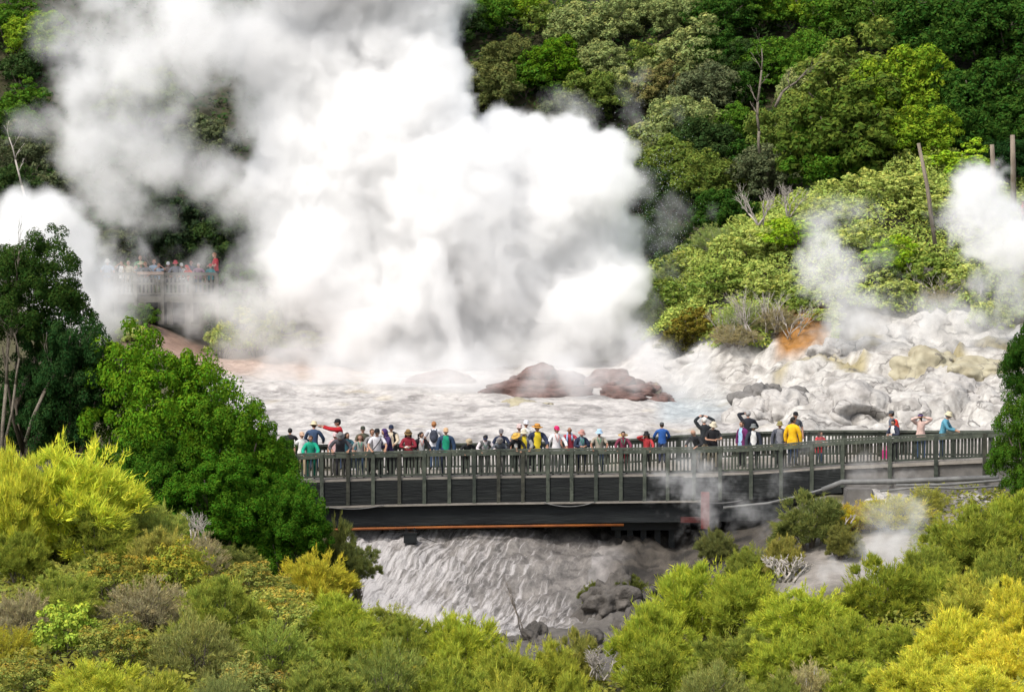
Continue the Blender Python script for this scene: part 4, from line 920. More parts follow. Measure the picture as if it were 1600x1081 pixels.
def body_parts(pose,fem):
    key=(pose,fem)
    if key in BCACHE: return BCACHE[key]
    lean,hl,hr,yaw,pit=POSES[pose]; a=math.radians(lean); piv=Vector((0,0,.93)); sh=.165 if fem else .185; hipw=.10 if fem else .092
    T=lambda x,y,z: rotx(Vector((x,y,z)),a,piv)
    back=.10 if lean>20 else 0
    V=[];Rr=[];E=[];B=[]
    def add(p,r,par=None,bone=None):
        V.append(Vector(p)); Rr.append(r if isinstance(r,tuple) else (r,r)); i=len(V)-1
        if par is not None: E.append((par,i)); B.append((bone,V[par],V[i],par,i))
        return i
    root=add((0,0,.93),(.150 if not fem else .158,.105))
    w=add(T(0,0,1.07),(.128 if not fem else .115,.092),root,'torso'); c=add(T(0,.005,1.24),(.155 if not fem else .138,.108),w,'torso'); u=add(T(0,.01,1.385),(.135 if not fem else .12,.085),c,'torso')
    n1=add(T(0,0,1.47),.052,u,'neck'); n2=add(T(0,-.012,1.545),.05,n1,'neck')
    hands=[]
    for sd,tg in ((1,hl),(-1,hr)):
        s0=T(sd*sh,.01,1.385); e,t=arm_ik(s0,Vector(tg),sd,up=tg[2]>1.58)
        si=add(s0,.056,u,'torso'); ei=add(e,.041,si,'uarm'); wi=add(t,.028,ei,'farm')
        hd=(t-e).normalized(); 
        if tg[1]<-.33 and tg[2]<1.2: hd=Vector((sd*-.25,-.9,-.35)).normalized()
        pi_=add(t+hd*.085,(.036,.02),wi,'hand'); hands.append((V[pi_].copy(),hd,sd,t.copy()))
    for sd in (1,-1):
        h=add((sd*hipw,0,.86),.088 if fem else .084,root,'thigh'); k=add((sd*(hipw+.008),-.025,.49),.056,h,'thigh'); an=add((sd*(hipw+.012),.02,.095),.038,k,'shin'); f=add((sd*(hipw+.03),-.13,.04),(.042,.03),an,'foot')
    me=bpy.data.meshes.new('tmp'); me.from_pydata([tuple(v) for v in V],E,[]); o=bpy.data.objects.new('tmp',me); col.objects.link(o)
    o.modifiers.new('skin','SKIN'); sk=me.skin_vertices[0].data
    for i,r in enumerate(Rr): sk[i].radius=r
    sk[0].use_root=True
    ss=o.modifiers.new('sub','SUBSURF'); ss.levels=1
    dg=bpy.context.evaluated_depsgraph_get(); ev=o.evaluated_get(dg).to_mesh()
    vs=[v.co.copy() for v in ev.vertices]; nsv=[v.normal.copy() for v in ev.vertices]; fs=[tuple(p.vertices) for p in ev.polygons]
    o.evaluated_get(dg).to_mesh_clear(); bpy.data.objects.remove(o); bpy.data.meshes.remove(me)
    def near(p):
        best=(9,None)
        for nm,s,e,pa,ch in B:
            d=e-s; t=min(1,max(0,(p-s).dot(d)/max(1e-9,d.dot(d)))); q=(p-(s+d*t)).length-(Rr[pa][0]*(1-t)+Rr[ch][0]*t)*.8
            if q<best[0]: best=(q,nm,t)
        return best[1],best[2]
    cl=[]
    for f in fs:
        p=sum((vs[i] for i in f),Vector())/len(f); nm,t=near(p)
        lp=rotx(p,-a,piv)
        if nm in ('torso','thigh') and lp.z<.98: nm='hip' if p.z>.80 else 'thigh'
        cl.append((nm,t,p,lp))
    # head
    hc=T(0,-.012,1.545)+rotx(Vector((0,0,.075)),a*.4,Vector())+Vector((0,-.012,0))
    HM=Matrix.Translation(hc)@Matrix.Rotation(math.radians(yaw),4,'Z')@Matrix.Rotation(math.radians(pit+lean*.35),4,'X')
    hb=MB(); hb.ball((0,0,0),(.074,.092,.115),14,10)
    for i,v in enumerate(hb.v):
        x,y,z=v
        if z<0: k=1+z*1.9; x*=max(.55,k); y=y*max(.7,1+z*1.2)-(.012 if y<0 else 0)*(-z/.11)
        hb.v[i]=(x,y,z)
    hb.ball((.076,.008,-.005),(.011,.022,.032),6,5); hb.ball((-.076,.008,-.005),(.011,.022,.032),6,5)          # ears
    n0=len(hb.v); hb.v+=[(0,-.083,.022),(-.017,-.082,-.03),(.017,-.082,-.03),(0,-.116,-.026)]; hb.f+=[(n0,n0+3,n0+1),(n0,n0+2,n0+3),(n0+1,n0+3,n0+2)]  # nose
    nskin=len(hb.f)
    hb.ball((.03,-.080,.014),(.014,.010,.008),6,5); hb.ball((-.03,-.080,.014),(.014,.010,.008),6,5)           # eyes
    hb.tube([(-.045,-.083,.036),(-.03,-.089,.041),(-.014,-.087,.037)],.004,4); hb.tube([(.045,-.083,.036),(.03,-.089,.041),(.014,-.087,.037)],.004,4)  # brows
    neye=len(hb.f)
    hb.ball((0,-.080,-.056),(.024,.012,.007),8,5)                                                             # mouth
    M3=HM
    body=MB(); body.v=[tuple(v) for v in vs]; body.f=list(fs); k0=len(body.v); f0=len(body.f)
    body.v+=[tuple(M3@Vector(v)) for v in hb.v]; body.f+=[tuple(k0+i for i in f) for f in hb.f]; f1=len(body.f)
    # five fingers each
    for tip,hd,sd,wr in hands:
        side=hd.cross(Vector((0,0,1)));
        if side.length<.2: side=Vector((1,0,0))
        side.normalize(); nrm=side.cross(hd).normalized(); dn=-nrm if nrm.z>0 else nrm
        for q,ln in ((-.027,.062),(-.009,.075),(.009,.078),(.027,.068)):
            b0=tip-hd*.02+side*q; p1=tip+hd*ln*.45+side*q*1.12; p2=p1+hd*ln*.3+dn*ln*.22; p3=p2+hd*ln*.12+dn*ln*.3
            body.tube([b0,p1,p2,p3],[.0095,.009,.0082,.0065],5)
        th=wr+hd*.035+side*sd*.018; body.tube([th,th+hd*.03+side*sd*.032+dn*.01,th+hd*.06+side*sd*.04+dn*.018],[.012,.0105,.008],5)
    bm_=body.mesh('body',None,True)
    for _ in range(3): bm_.materials.append(None)
    mi=[0]*len(bm_.polygons)
    for i in range(f0+nskin,f0+neye): mi[i]=1
    for i in range(f0+neye,f1): mi[i]=2
    bm_.polygons.foreach_set('material_index',mi)
    def cloth(name,test,off,open_=False,flare=0):
        use=[i for i,(nm,t,p,lp) in enumerate(cl) if test(nm,t,p,lp)]
        ids=sorted({v for i in use for v in fs[i]}); mp={v:k for k,v in enumerate(ids)}; m=MB()
        for v in ids:
            p=vs[v]+nsv[v]*off
            if flare and p.z<1.0: p=Vector((p.x*(1+flare*(1.0-p.z)),p.y*(1+flare*(1.0-p.z)),p.z))
            m.v.append(tuple(p))
        m.f=[tuple(mp[v] for v in fs[i]) for i in use]
        me=m.mesh(name,None,True); me.materials.append(None); me.materials.append(None)
        if open_: me.polygons.foreach_set('material_index',[1 if (cl[i][0] in('torso','hip') and abs(cl[i][3].x)<.062 and cl[i][3].y<-.03) else 0 for i in use])
        return me
    hand_ok=lambda nm: nm in('torso','uarm')
    R_=dict(body=bm_,HM=HM,headz=hc.z,heady=hc.y,
        shirt=cloth('shirt',lambda nm,t,p,lp:nm in('torso','neck') and lp.z<1.47 or nm=='uarm' and t<.72 or nm=='hip' and lp.z>.86,.014),
        top=cloth('sweater',lambda nm,t,p,lp:nm in('torso','neck') and lp.z<1.475 or nm in('uarm',) or nm=='farm' and t<.88 or nm=='hip' and lp.z>.86,.018),
        jacket=cloth('jacket',lambda nm,t,p,lp:nm in('torso','neck') and lp.z<1.485 or nm in('uarm',) or nm=='farm' and t<.92 or nm=='hip',.030,True),
        vest=cloth('vest',lambda nm,t,p,lp:nm in('torso','neck') and lp.z<1.47 or nm=='hip' and lp.z>.86,.032,True),
        dress=cloth('dress',lambda nm,t,p,lp:nm in('torso','neck') and lp.z<1.46 or nm=='uarm' and t<.6 or nm=='hip' or nm=='thigh' and p.z>.58,.022,False,.5),
        trousers=cloth('trousers',lambda nm,t,p,lp:nm in('hip','thigh') or nm=='shin' and t<.93,.012),
        shoes=[cloth('shoe',lambda nm,t,p,lp:(nm=='foot' or nm=='shin' and t>.93) and p.x*sx>0,.010) for sx in (1,-1)])
    BCACHE[key]=R_; return R_
CM={}
def cm(c,rough=.85):
    k=tuple(round(v,3) for v in c)
    if k not in CM: CM[k]=pmat('cloth',k,tuple(v*.72 for v in k),9,rough,.15,3)
    return CM[k]
EYE=pmat('eye_dark',(.02,.015,.012)); LIP=pmat('lips',(.35,.12,.10))
SKINS={'l':pmat('skin_light',(.52,.30,.22),(.46,.25,.18),8,.6),'m':pmat('skin_mid',(.42,.24,.16),(.36,.19,.125),8,.6),'d':pmat('skin_tan',(.30,.155,.10),(.25,.12,.08),8,.6)}
HC={'black':(.012,.010,.009),'dark':(.03,.02,.014),'brown':(.10,.05,.025),'ginger':(.33,.14,.05),'grey':(.30,.29,.28),'white':(.68,.66,.62),'bald':None}
def hair_mesh(kind):
    m=MB()
    m.ball((0,.012,.018),(.084,.098,.112),14,10)
    for i,v in enumerate(m.v):
        x,y,z=v
        if y<-.03 and z<.055: y=-.03-(y+.03)*-.2; z=max(z,-.06); x*=.97
        if z<-.02 and kind!='long': z=max(z,-.075); x*=.96
        n=MN.noise(Vector((x,y,z))*30)*.006; m.v[i]=(x*(1+n*8),y+n,z+n)
    if kind=='long':
        for k in range(9):
            a=math.pi*(.02+.96*k/8); x=.082*math.cos(a); y=.02+.078*math.sin(a)
            m.tube([(x*.9,y*.85,.05),(x*1.08,y*1.05,-.06),(x*1.12,y*1.08+.01,-.17),(x*1.0,y+.02,-.26)],[.03,.034,.032,.014],6)
    if kind=='tail':
        m.tube([(0,.085,.03),(0,.125,.0),(0,.12,-.09),(0,.10,-.2)],[.03,.034,.028,.01],7)
    return m.mesh('hair',None,True)
HAIRM={k:hair_mesh(k) for k in('short','long','tail')}
def hat_mesh(kind):
    m=MB()
    if kind=='bucket': m.lathe((0,.005,.0),[(.150,.010),(.152,.016),(.098,.055),(.094,.062),(.086,.135),(.070,.152),(.02,.158)],18,.94,1.06)
    if kind=='sun': m.lathe((0,.005,0),[(.185,.028),(.187,.034),(.100,.056),(.095,.066),(.088,.125),(.066,.145),(.02,.148)],18,.95,1.05)
    if kind in('cap','visor'):
        m.lathe((0,.008,0),[(.090,.030),(.092,.045),(.086,.095),(.060,.132),(.02,.145)] if kind=='cap' else [(.090,.030),(.093,.034),(.093,.070),(.090,.074)],16,.95,1.08)
        n=len(m.v); K=9
        for r in (1,1.55,1.75):
            for k in range(K):
                a=math.pi*(1.12+.76*k/(K-1)); m.v.append((.088*math.cos(a)*(1 if r<1.2 else 1.04),.008+.098*math.sin(a)*r,.040-(r-1)*.03))
        for i in range(2):
            for k in range(K-1): q=n+i*K+k; m.f.append((q,q+1,q+1+K,q+K))
    if kind=='hood':
        m.ball((0,.02,.01),(.105,.115,.135),14,10)
        for i,v in enumerate(m.v):
            if v[1]<-.05: m.v[i]=(v[0],-.05,v[2])
        m.tube([(0,.02,-.06),(0,.04,-.16)],[.09,.085],12)
    if kind=='back':   # straw hat hanging behind the neck
        m.lathe((0,.14,-.08),[(.19,0),(.192,.008),(.10,.012),(.09,.07),(.02,.085)],18)
    return m.mesh('hat',None,True)
HATM={k:hat_mesh(k) for k in('bucket','sun','cap','visor','hood','back')}
def band_mesh():
    m=MB(); m.lathe((0,.005,0),[(.1005,.056),(.1005,.082),(.094,.082)],18,.955,1.065); return m.mesh('hat_band',None,True)
BANDM=band_mesh()
def setm(o,*ms):
    for i,m in enumerate(ms):
        if i<len(o.material_slots): o.material_slots[i].link='OBJECT'; o.material_slots[i].material=m
def person(px,py,D,zd,rz,pose,fem,skin,hair,hat,top,legs,label,group,extra=(),lo=.84,hi=1.13,cat='person'):
    """top=(garment, colour, inner colour); hair=(kind, colour); hat=(kind, colour[, band colour])"""
    bp=body_parts(pose,fem); rzr=math.radians(rz)
    zt=P(px,py,D).z; s=min(hi,max(lo,(zt-zd)/bp['headz']))
    hx=-bp['heady']*math.sin(rzr)*-1*s; hx=bp['heady']*-math.sin(rzr)*s     # keep the head, not the feet, under the given column
    x=X(px,D)-hx
    r=empty('person',(x,D,zd),label,cat,group,rzr); r.scale=(s*1.1,s*1.1,s)
    def part(name,me,*ms,mat4=None):
        if me.materials and len(me.materials)<1: pass
        o=bpy.data.objects.new(name,me); link(o,r)
        if mat4 is not None: o.matrix_local=mat4
        if not me.materials: me.materials.append(None)
        setm(o,*ms); return o
    part('body',bp['body'],SKINS[skin],EYE,LIP)
    g,c1=top[0],top[1]; c2=top[2] if len(top)>2 else c1
    if g in('jacket','vest'):
        inner=bp['top' if g=='jacket' or len(top)>3 else 'shirt']; part('shirt',inner,cm(c2))
        part(g,bp[g],cm(c1),cm(c2))
    else: part({'shirt':'shirt','top':'sweater','dress':'dress'}[g],bp[g],cm(c1))
    part('trousers',bp['trousers'],cm(legs)); [part('shoe',q,cm((.03,.03,.03))) for q in bp['shoes']]
    if hair and HC.get(hair[1]) : part('hair',HAIRM[hair[0]],cm(HC[hair[1]],.6),mat4=bp['HM'])
    if hat:
        h=part('hat',HATM[hat[0]],cm(hat[1]),mat4=bp['HM'])
        if len(hat)>2: part('hat_band',BANDM,cm(hat[2]),mat4=bp['HM'])
    for e in extra:
        m=MB(); a=math.radians(POSES[pose][0]); T=lambda x_,y_,z_: rotx(Vector((x_,y_,z_)),a,Vector((0,0,.93)))
        if e=='strap': m.tube([T(.14,.05,1.47),T(.10,-.12,1.38),T(0,-.155,1.22),T(-.12,-.14,1.04),T(-.17,-.02,.98)],.018,5); part('bag_strap',m.mesh('bag_strap',None,True),BLACKM)
        if e.startswith('lan'): 
            cc={'lang':(.02,.30,.17),'lanr':(.5,.10,.06),'lanw':(.6,.6,.6)}[e]; m.tube([T(.07,-.03,1.47),T(.05,-.135,1.36),T(0,-.165,1.18),T(-.05,-.135,1.36),T(-.07,-.03,1.47)],.011,4); m.box((-.035,-.17,1.08),(.035,-.16,1.18)) if abs(a)<.05 else None
            part('lanyard',m.mesh('lanyard',None,True),cm(cc))
        if e=='scarf': m.tube([T(.07,-.04,1.2),T(.09,-.14,1.35),T(.07,.03,1.5),T(0,.09,1.5),T(-.07,.03,1.5),T(-.09,-.14,1.35),T(-.08,-.15,1.18)],.03,6); part('towel',m.mesh('towel',None,True),cm((.35,.5,.72)))
        if e=='glasses': m.box((-.062,-.103,.002),(-.008,-.088,.028)); m.box((.008,-.103,.002),(.062,-.088,.028)); m.box((-.062,-.1,.018),(.062,-.093,.026)); part('sunglasses',m.mesh('sunglasses',None),BLACKM,mat4=bp['HM'])
    r['_s']=s
    return r,bp,s
def carried(name,r,s,build,mat,label,cat):
    """a thing carried by a person: top-level, placed in the person's frame"""
    m=MB(); build(m); o=m.build(name,mat,None,True); o.matrix_world=Matrix.Translation(r.location)@Matrix.Rotation(r.rotation_euler.z,4,'Z')@Matrix.Scale(s,4)
    return tag(o,label,cat)
NAVY=(.02,.028,.06); BLK=(.014,.014,.017); WHT=(.72,.71,.69); GRY=(.22,.21,.205); DGR=(.075,.072,.085); CRM=(.62,.53,.34); BEI=(.45,.36,.24); TAN=(.36,.31,.25); DNM=(.05,.085,.16); KHA=(.30,.26,.18); MAR=(.20,.025,.035); RED=(.50,.03,.035); OLV=(.20,.19,.08)
YEL=(.72,.55,.03); ORG=(.66,.30,.04); SKY=(.35,.55,.75)
G1='visitors leaning along the near rail of the bridge'; G2='visitors standing further back on the bridge'
PEO=[
# px,py,side,rz,pose,fem,skin,hair,hat,top,legs,label,extra
(452,674,'f',180,'rail',0,'m',('short','black'),None,('top',BLK),BLK,'black haired person at the far left of the bridge, mostly hidden by the tree',()),
(471,680,'m',20,'stand',1,'l',('short','brown'),('cap',(.62,.42,.30)),('shirt',WHT),BEI,'person in white with a peach cap just left of the woman in green',()),
(489.5,665,'f',170,'rail',0,'l',('short','brown'),('bucket',CRM),('top',(.035,.065,.13)),DNM,'man in blue jacket and cream bucket hat seen from behind, left bridge end',()),
(485,685,'n',0,'rail',1,'m',('short','brown'),None,('jacket',(.01,.36,.22),(.012,.30,.19)),(.01,.22,.14),'woman in bright emerald green at the left end of the near rail',()),
(527,659,'f',-80,'reach',0,'l',('short','dark'),('cap',BLK),('top',(.42,.012,.02)),DNM,'man in a red sweater and black cap stretching out a camera to the left',()),
(523,681,'m',-10,'stand',1,'l',('short','grey'),('cap',(.62,.46,.46)),('shirt',(.62,.40,.40)),GRY,'person in a pale pink cap behind the grey jacketed one, under the raised arms',()),
(532,680,'n',4,'bend',0,'m',('short','grey'),('bucket',(.20,.20,.20)),('top',DGR),DGR,'person in a charcoal jacket and grey bucket hat leaning over the rail, left part',()),
(542,680,'m',10,'rail_right',1,'m',('long','dark'),None,('top',(.035,.11,.14)),DNM,'long dark haired woman in a teal denim jacket beside the charcoal jacket',()),
(562.5,683,'n',0,'rail',1,'l',('long','brown'),None,('shirt',(.30,.29,.275)),DNM,'woman with long brown hair in a plain grey tee',('lang',)),
(566.5,671,'f',15,'stand',0,'l',('short','dark'),('cap',(.05,.055,.04)),('shirt',(.10,.10,.07)),KHA,'man in a dark olive cap behind the woman in the grey tee',()),
(581,675,'m',30,'stand',0,'m',('short','brown'),None,('shirt',(.25,.24,.24)),BLK,'brown haired person half hidden behind the man in white with a strap',()),
(589,675,'n',10,'rail_left',0,'m',('short','black'),('cap',BLK),('shirt',(.70,.68,.72)),BLK,'man in a white shirt crossed by a black strap, black cap',('strap',)),
(601,675,'m',-60,'elbow',1,'m',None,('hood',(.065,.035,.13)),('top',(.05,.03,.10)),BLK,'person in a dark purple hood next to the navy capped man',()),
(611,669,'f',-25,'one',0,'m',('short','dark'),('cap',NAVY),('vest',BLK,(.55,.46,.34),1),BLK,'man in navy cap, dark vest and cream sleeves',('lanw',)),
(637.6,677,'n',-8,'hold',1,'m',('long','dark'),('bucket',(.24,.15,.06),BLK),('top',(.24,.02,.035)),BLK,'woman in a maroon cardigan and brown banded hat holding something white',()),
(658,679,'m',25,'rail_right',1,'m',('tail','black'),None,('jacket',BLK,WHT),BLK,'black haired woman in a black jacket left of the dark backpack',('lanr',)),
(677.6,664,'f',180,'rail',0,'l',('short','ginger'),None,('shirt',(.62,.62,.66)),DNM,'ginger haired person in a white tee seen from behind, wearing the dark backpack',()),
(696.5,674,'n',0,'stand',0,'m',('short','grey'),('cap',(.60,.40,.24)),('jacket',(.025,.05,.10),(.01,.26,.15)),NAVY,'man in a peach cap with a navy jacket open over a green shirt',()),
(732.5,692,'n',20,'bend',0,'m',('short','grey'),('bucket',BEI),('top',BLK),BLK,'person in black with a beige bucket hat bent low over the rail',()),
(758.7,683,'n',10,'bend_left',0,'m',('short','black'),('visor',NAVY),('vest',(.12,.12,.12),(.66,.60,.62),1),GRY,'person in a navy sun visor and grey vest leaning on the rail',('lang',)),
(783,675,'m',0,'rail',0,'m',('short','grey'),('cap',(.20,.19,.20)),('top',NAVY),BLK,'man in a grey cap and navy top behind the one with the grey scarf',()),
(781,687,'n',0,'bend',1,'m',('short','grey'),('bucket',(.22,.20,.19)),('top',(.10,.11,.13)),GRY,'person with a grey cloth hat drooping over the face, bent over the rail',()),
(806.6,681,'n',-12,'bend_left',1,'m',('short','black'),('sun',(.66,.40,.08)),('top',BLK),BLK,'person in black under a golden straw hat leaning on the rail',()),
(819,676,'n',-5,'rail',1,'m',('short','dark'),('bucket',(.60,.55,.42)),('jacket',(.26,.26,.25),YEL),GRY,'woman in a cream hat with a grey cardigan over a yellow shirt',()),
(811.5,668,'m',0,'stand',0,'m',('short','dark'),('cap',(.62,.48,.46)),('shirt',GRY),BLK,'person in a pale red striped cap between the golden and cream hats',()),
(822,662,'f',5,'stand',0,'m',('short','black'),('cap',(.70,.70,.74)),('shirt',WHT),BLK,'tallest person at the back, white cap and dark glasses, above the cream hat',('glasses',)),
(839.5,668,'n',12,'one',0,'m',('short','black'),('sun',(.55,.25,.04),(.06,.03,.02)),('jacket',(.022,.03,.065),YEL),(.02,.02,.03),'man in orange brown hat, navy jacket open over a bright yellow shirt',('glasses',)),
(870,671,'n',15,'one',1,'m',('short','dark'),('cap',(.60,.02,.13)),('top',(.74,.72,.73)),WHT,'woman in a crimson pink cap and long white blouse',('lanr',)),
(890,672,'m',0,'rail',0,'d',None,None,('shirt',(.40,.045,.07)),BLK,'bald man in a crimson shirt with a pale blue towel round his neck',('scarf',)),
(909,677,'n',15,'hold',1,'m',('short','dark'),('bucket',(.50,.26,.22)),('jacket',NAVY,(.15,.22,.28)),NAVY,'woman in a dusty pink bucket hat and dark navy jacket',('lang',)),
(936.5,676,'n',0,'rail',0,'d',('short','black'),('bucket',(.40,.58,.78)),('shirt',(.36,.32,.26)),DNM,'man in a light blue bucket hat and sand grey shirt, hands spread on the rail',('lang',)),
(974,678,'n',0,'rail',1,'m',('short','black'),('back',(.55,.36,.14)),('top',(.17,.03,.06)),MAR,'woman in a maroon patterned top with a straw hat hanging behind her neck',('lang',)),
(1010.5,679,'n',-15,'face',1,'m',('long','black'),('bucket',BLK),('top',(.42,.04,.045)),BLK,'woman in a black hat and red plaid jacket with one hand at her face',()),
(1035,665,'f',185,'rail',0,'m',('short','dark'),('cap',(.07,.075,.08)),('top',(.02,.085,.30)),NAVY,'man in bright blue jacket and grey cap seen from behind at the far rail',()),
(1084,675,'n',-40,'bend_left',0,'m',None,None,('top',BLK),KHA,'bald man in a dark jacket leaning to the left in the steam',()),
(1101,657,'m',-160,'up',1,'l',('short','white'),None,('top',(.02,.024,.028)),BEI,'white haired person in black raising both arms to take a picture',()),
(1115,665,'m',10,'hold',0,'m',('short','dark'),('bucket',(.62,.55,.42)),('vest',BLK,BLK),KHA,'man in a cream bucket hat and black vest right of the white haired person',()),
(1169.7,647,'f',-170,'salute',0,'l',('short','grey'),None,('top',(.02,.022,.03)),BLK,'man in black, one elbow raised, photographing the rocks at the far rail',()),
(1160,663,'m',-55,'stand',1,'m',('short','dark'),None,('jacket',(.13,.02,.10),SKY),BLK,'woman in a purple cardigan over a light blue top',()),
(1178,668,'m',0,'stand_left',1,'m',('short','dark'),('bucket',(.16,.17,.17)),('jacket',(.028,.033,.05),WHT),BLK,'person in a grey bucket hat and dark jacket next to the purple cardigan',()),
(1219.3,664,'m',-8,'stand',0,'m',('short','dark'),('bucket',(.30,.26,.10),(.08,.07,.03)),('jacket',(.075,.08,.10),(.2,.2,.22)),BLK,'man in a khaki banded hat and grey suit jacket beside the yellow jacket',()),
(1244,648.7,'f',20,'stand',0,'m',('short','dark'),('cap',BLK),('shirt',(.10,.11,.13)),BLK,'person in a black cap behind the yellow jacket',()),
(1240.6,657,'m',150,'stand_left',1,'m',('short','black'),None,('jacket',(.80,.46,.01),(.80,.46,.01)),DNM,'dark haired person in a bright yellow jacket',()),
(1282.7,677,'m',25,'rail_right',1,'m',('long','dark'),None,('dress',(.50,.02,.03)),DNM,'little girl in a red dress standing alone on the bridge',()),
(1394,647,'f',-112,'stand',0,'m',('short','dark'),('cap',(.07,.075,.085)),('shirt',(.10,.11,.14)),DNM,'man in a dark cap carrying a red backpack',()),
(1397,660,'m',-50,'hold',1,'m',('short','black'),None,('jacket',(.03,.035,.06),WHT),BLK,'woman in a navy jacket holding papers in front of the red backpack',()),
(1440,651,'m',185,'behind',1,'m',('tail','black'),('visor',(.16,.10,.28)),('top',(.66,.46,.40)),DNM,'woman in pale pink with a dark ponytail, hands behind her head',()),
(1482,649,'m',70,'elbow',0,'m',('short','grey'),('bucket',(.62,.56,.38)),('top',(.10,.30,.40)),DNM,'man in a light blue jacket and cream hat leaning on the rail, far right',()),
]
for i,(px,py,sd_,rz,pose,fem,skin,hair,hat,top,legs,lb,ex) in enumerate(PEO):
    n,f=along(NEARL,px),along(FARL,px); w_=f.y-n.y
    lean_off={'bend':.12,'bend_left':.1}.get(pose,0)
    D={'n':n.y+.42+lean_off,'m':n.y+.95+.25*(i%3),'f':f.y-.45}[sd_]
    zd=deckz(px,D)
    child='little girl' in lb
    r,bp,s=person(px,py,D,zd,rz,pose,fem,skin,hair,hat,top,legs,lb,G1 if sd_=='n' else G2,ex,lo=.6 if child else .86,hi=1.16)
    if 'dark backpack' in lb and 'wearing' in lb: carried('backpack',r,s,lambda m:(m.ball((0,.17,1.22),(.15,.09,.24),12,8),m.ball((0,.235,1.14),(.11,.05,.12),10,6),m.tube([(.09,.1,1.42),(.10,-.04,1.46),(.11,-.14,1.3)],.02,5),m.tube([(-.09,.1,1.42),(-.10,-.04,1.46),(-.11,-.14,1.3)],.02,5)),pmat('backpack_cloth',(.045,.05,.075),(.025,.028,.04),8,.8),'dark slate backpack on the back of the ginger haired person','backpack')
    if 'red backpack' in lb and 'carrying' in lb: carried('backpack',r,s,lambda m:(m.ball((.10,.17,1.20),(.17,.11,.25),12,8),m.ball((.10,.26,1.12),(.12,.05,.12),10,6)),pmat('backpack_red',(.55,.05,.03),(.4,.03,.02),8,.8),'red backpack on the man in the dark cap','backpack')
    if 'stretching out a camera' in lb: carried('camera',r,s,lambda m:(m.box((-.06,-.67,1.47),(.07,-.61,1.55)),m.lathe((.0,-.69,1.505),[(.03,-.02),(.03,.02)],10)),BLACKM,'small black camera held out by the man in the red sweater','camera')
    if 'raising both arms' in lb or 'photographing the rocks' in lb: carried('camera',r,s,lambda m:m.box((-.06,-.20,1.72),(.06,-.15,1.80)) if 'white' in lb else m.box((.02,-.25,1.60),(.13,-.19,1.68)),BLACKM,'camera held over the head of the white haired person' if 'white' in lb else 'camera held up by the man in black at the far rail','camera')
    if 'holding papers' in lb: carried('leaflet',r,s,lambda m:m.box((-.11,-.42,1.12),(.11,-.30,1.135)),pmat('paper',(.75,.74,.72),(.7,.7,.68)),'white leaflet held by the woman in the navy jacket','leaflet')
    if 'something white' in lb: carried('paper_bag',r,s,lambda m:m.ball((0,-.36,1.12),(.10,.06,.05),10,6),pmat('paper',(.75,.74,.72),(.7,.7,.68)),'small white bundle in the hands of the woman in maroon','bundle')
p=P(1383,703,100.0); m=MB(); m.box((-.10,-.05,-.32),(.10,.05,.0)); m.tube([(-.06,0,0),(-.05,0,.14),(.05,0,.14),(.06,0,0)],.012,5)
tag(m.build('shopping_bag',pmat('pink_bag',(.62,.04,.24),(.5,.03,.18),6,.6),None,False,p),'bright pink bag hanging behind the rail near the red backpack','bag')
G3='visitors on the far viewing platform'
PLAT=[(168.7,409.5,10,'rail',0,'l',('short','white'),('bucket',(.66,.64,.58)),('shirt',(.34,.46,.62)),BEI,'man in pale blue shirt and white hat, leftmost on the misty far platform',()),
(190,411.6,0,'photo',0,'m',('short','dark'),None,('vest',(.05,.06,.09),WHT),BLK,'person in a dark vest holding a camera, left part of the far platform',()),
(201,411,-10,'stand',0,'l',('short','grey'),None,('shirt',(.46,.41,.31)),KHA,'grey haired person in beige on the far platform',()),
(219.5,403.5,5,'stand',0,'l',('short','ginger'),None,('shirt',(.10,.30,.12)),BLK,'tall red faced person in green behind the pinkish board of the far platform',()),
(221,413,0,'rail',1,'l',('short','brown'),('sun',(.62,.54,.38)),('shirt',(.12,.15,.16)),BLK,'person in a straw sunhat in front of the tall one in green',()),
(213,418,0,'stand',1,'l',('short','ginger'),None,('vest',(.06,.06,.09),WHT),BLK,'ginger haired child in white and navy on the far platform',()),
(229,413,-20,'bend_left',1,'l',('short','ginger'),None,('shirt',(.22,.24,.26)),BLK,'ginger haired person in grey leaning left over the pinkish board',()),
(241,409.5,0,'stand',0,'l',('short','ginger'),None,('shirt',(.36,.48,.62)),BEI,'red faced man in a light blue shirt above the pinkish board',()),
(248.5,415,20,'photo',1,'l',('short','ginger'),None,('shirt',(.40,.50,.62)),BEI,'woman in light blue raising a camera at the right end of the pinkish board',()),
(263.5,413,0,'rail',1,'l',('long','brown'),('cap',(.70,.70,.72)),('top',(.25,.20,.18)),BLK,'brown haired woman in a white cap on the far platform',()),
(275,411.6,0,'rail',0,'l',('short','grey'),('bucket',(.50,.08,.10)),('top',(.20,.21,.25)),BLK,'person in a red hat and grey top on the far platform',()),
(284,415,10,'rail',1,'l',('short','grey'),('cap',(.70,.70,.68)),('shirt',WHT),BLK,'person all in white with a white cap on the far platform',()),
(293.5,418,-30,'bend_left',1,'l',('short','brown'),('hood',(.55,.06,.05)),('top',(.56,.06,.05)),BLK,'person in an orange red hooded jacket bent forward on the far platform',()),
(299,411,0,'stand',0,'d',None,None,('shirt',(.03,.045,.10)),BLK,'bald sunburnt man in navy on the far platform',()),
(311,414.5,10,'rail_left',0,'l',('short','grey'),None,('shirt',(.26,.14,.22)),DNM,'grey haired person in a plum plaid shirt on the far platform',()),
(329,416,0,'stand',1,'l',('short','brown'),('cap',(.55,.05,.05)),('shirt',(.02,.24,.27)),BLK,'child in a red cap and teal top at the right end of the far platform',()),
(335.5,399,-70,'hold',0,'l',('short','ginger'),None,('shirt',(.56,.03,.05)),(.06,.04,.06),'tall man in a red shirt at the right end of the far platform',())]
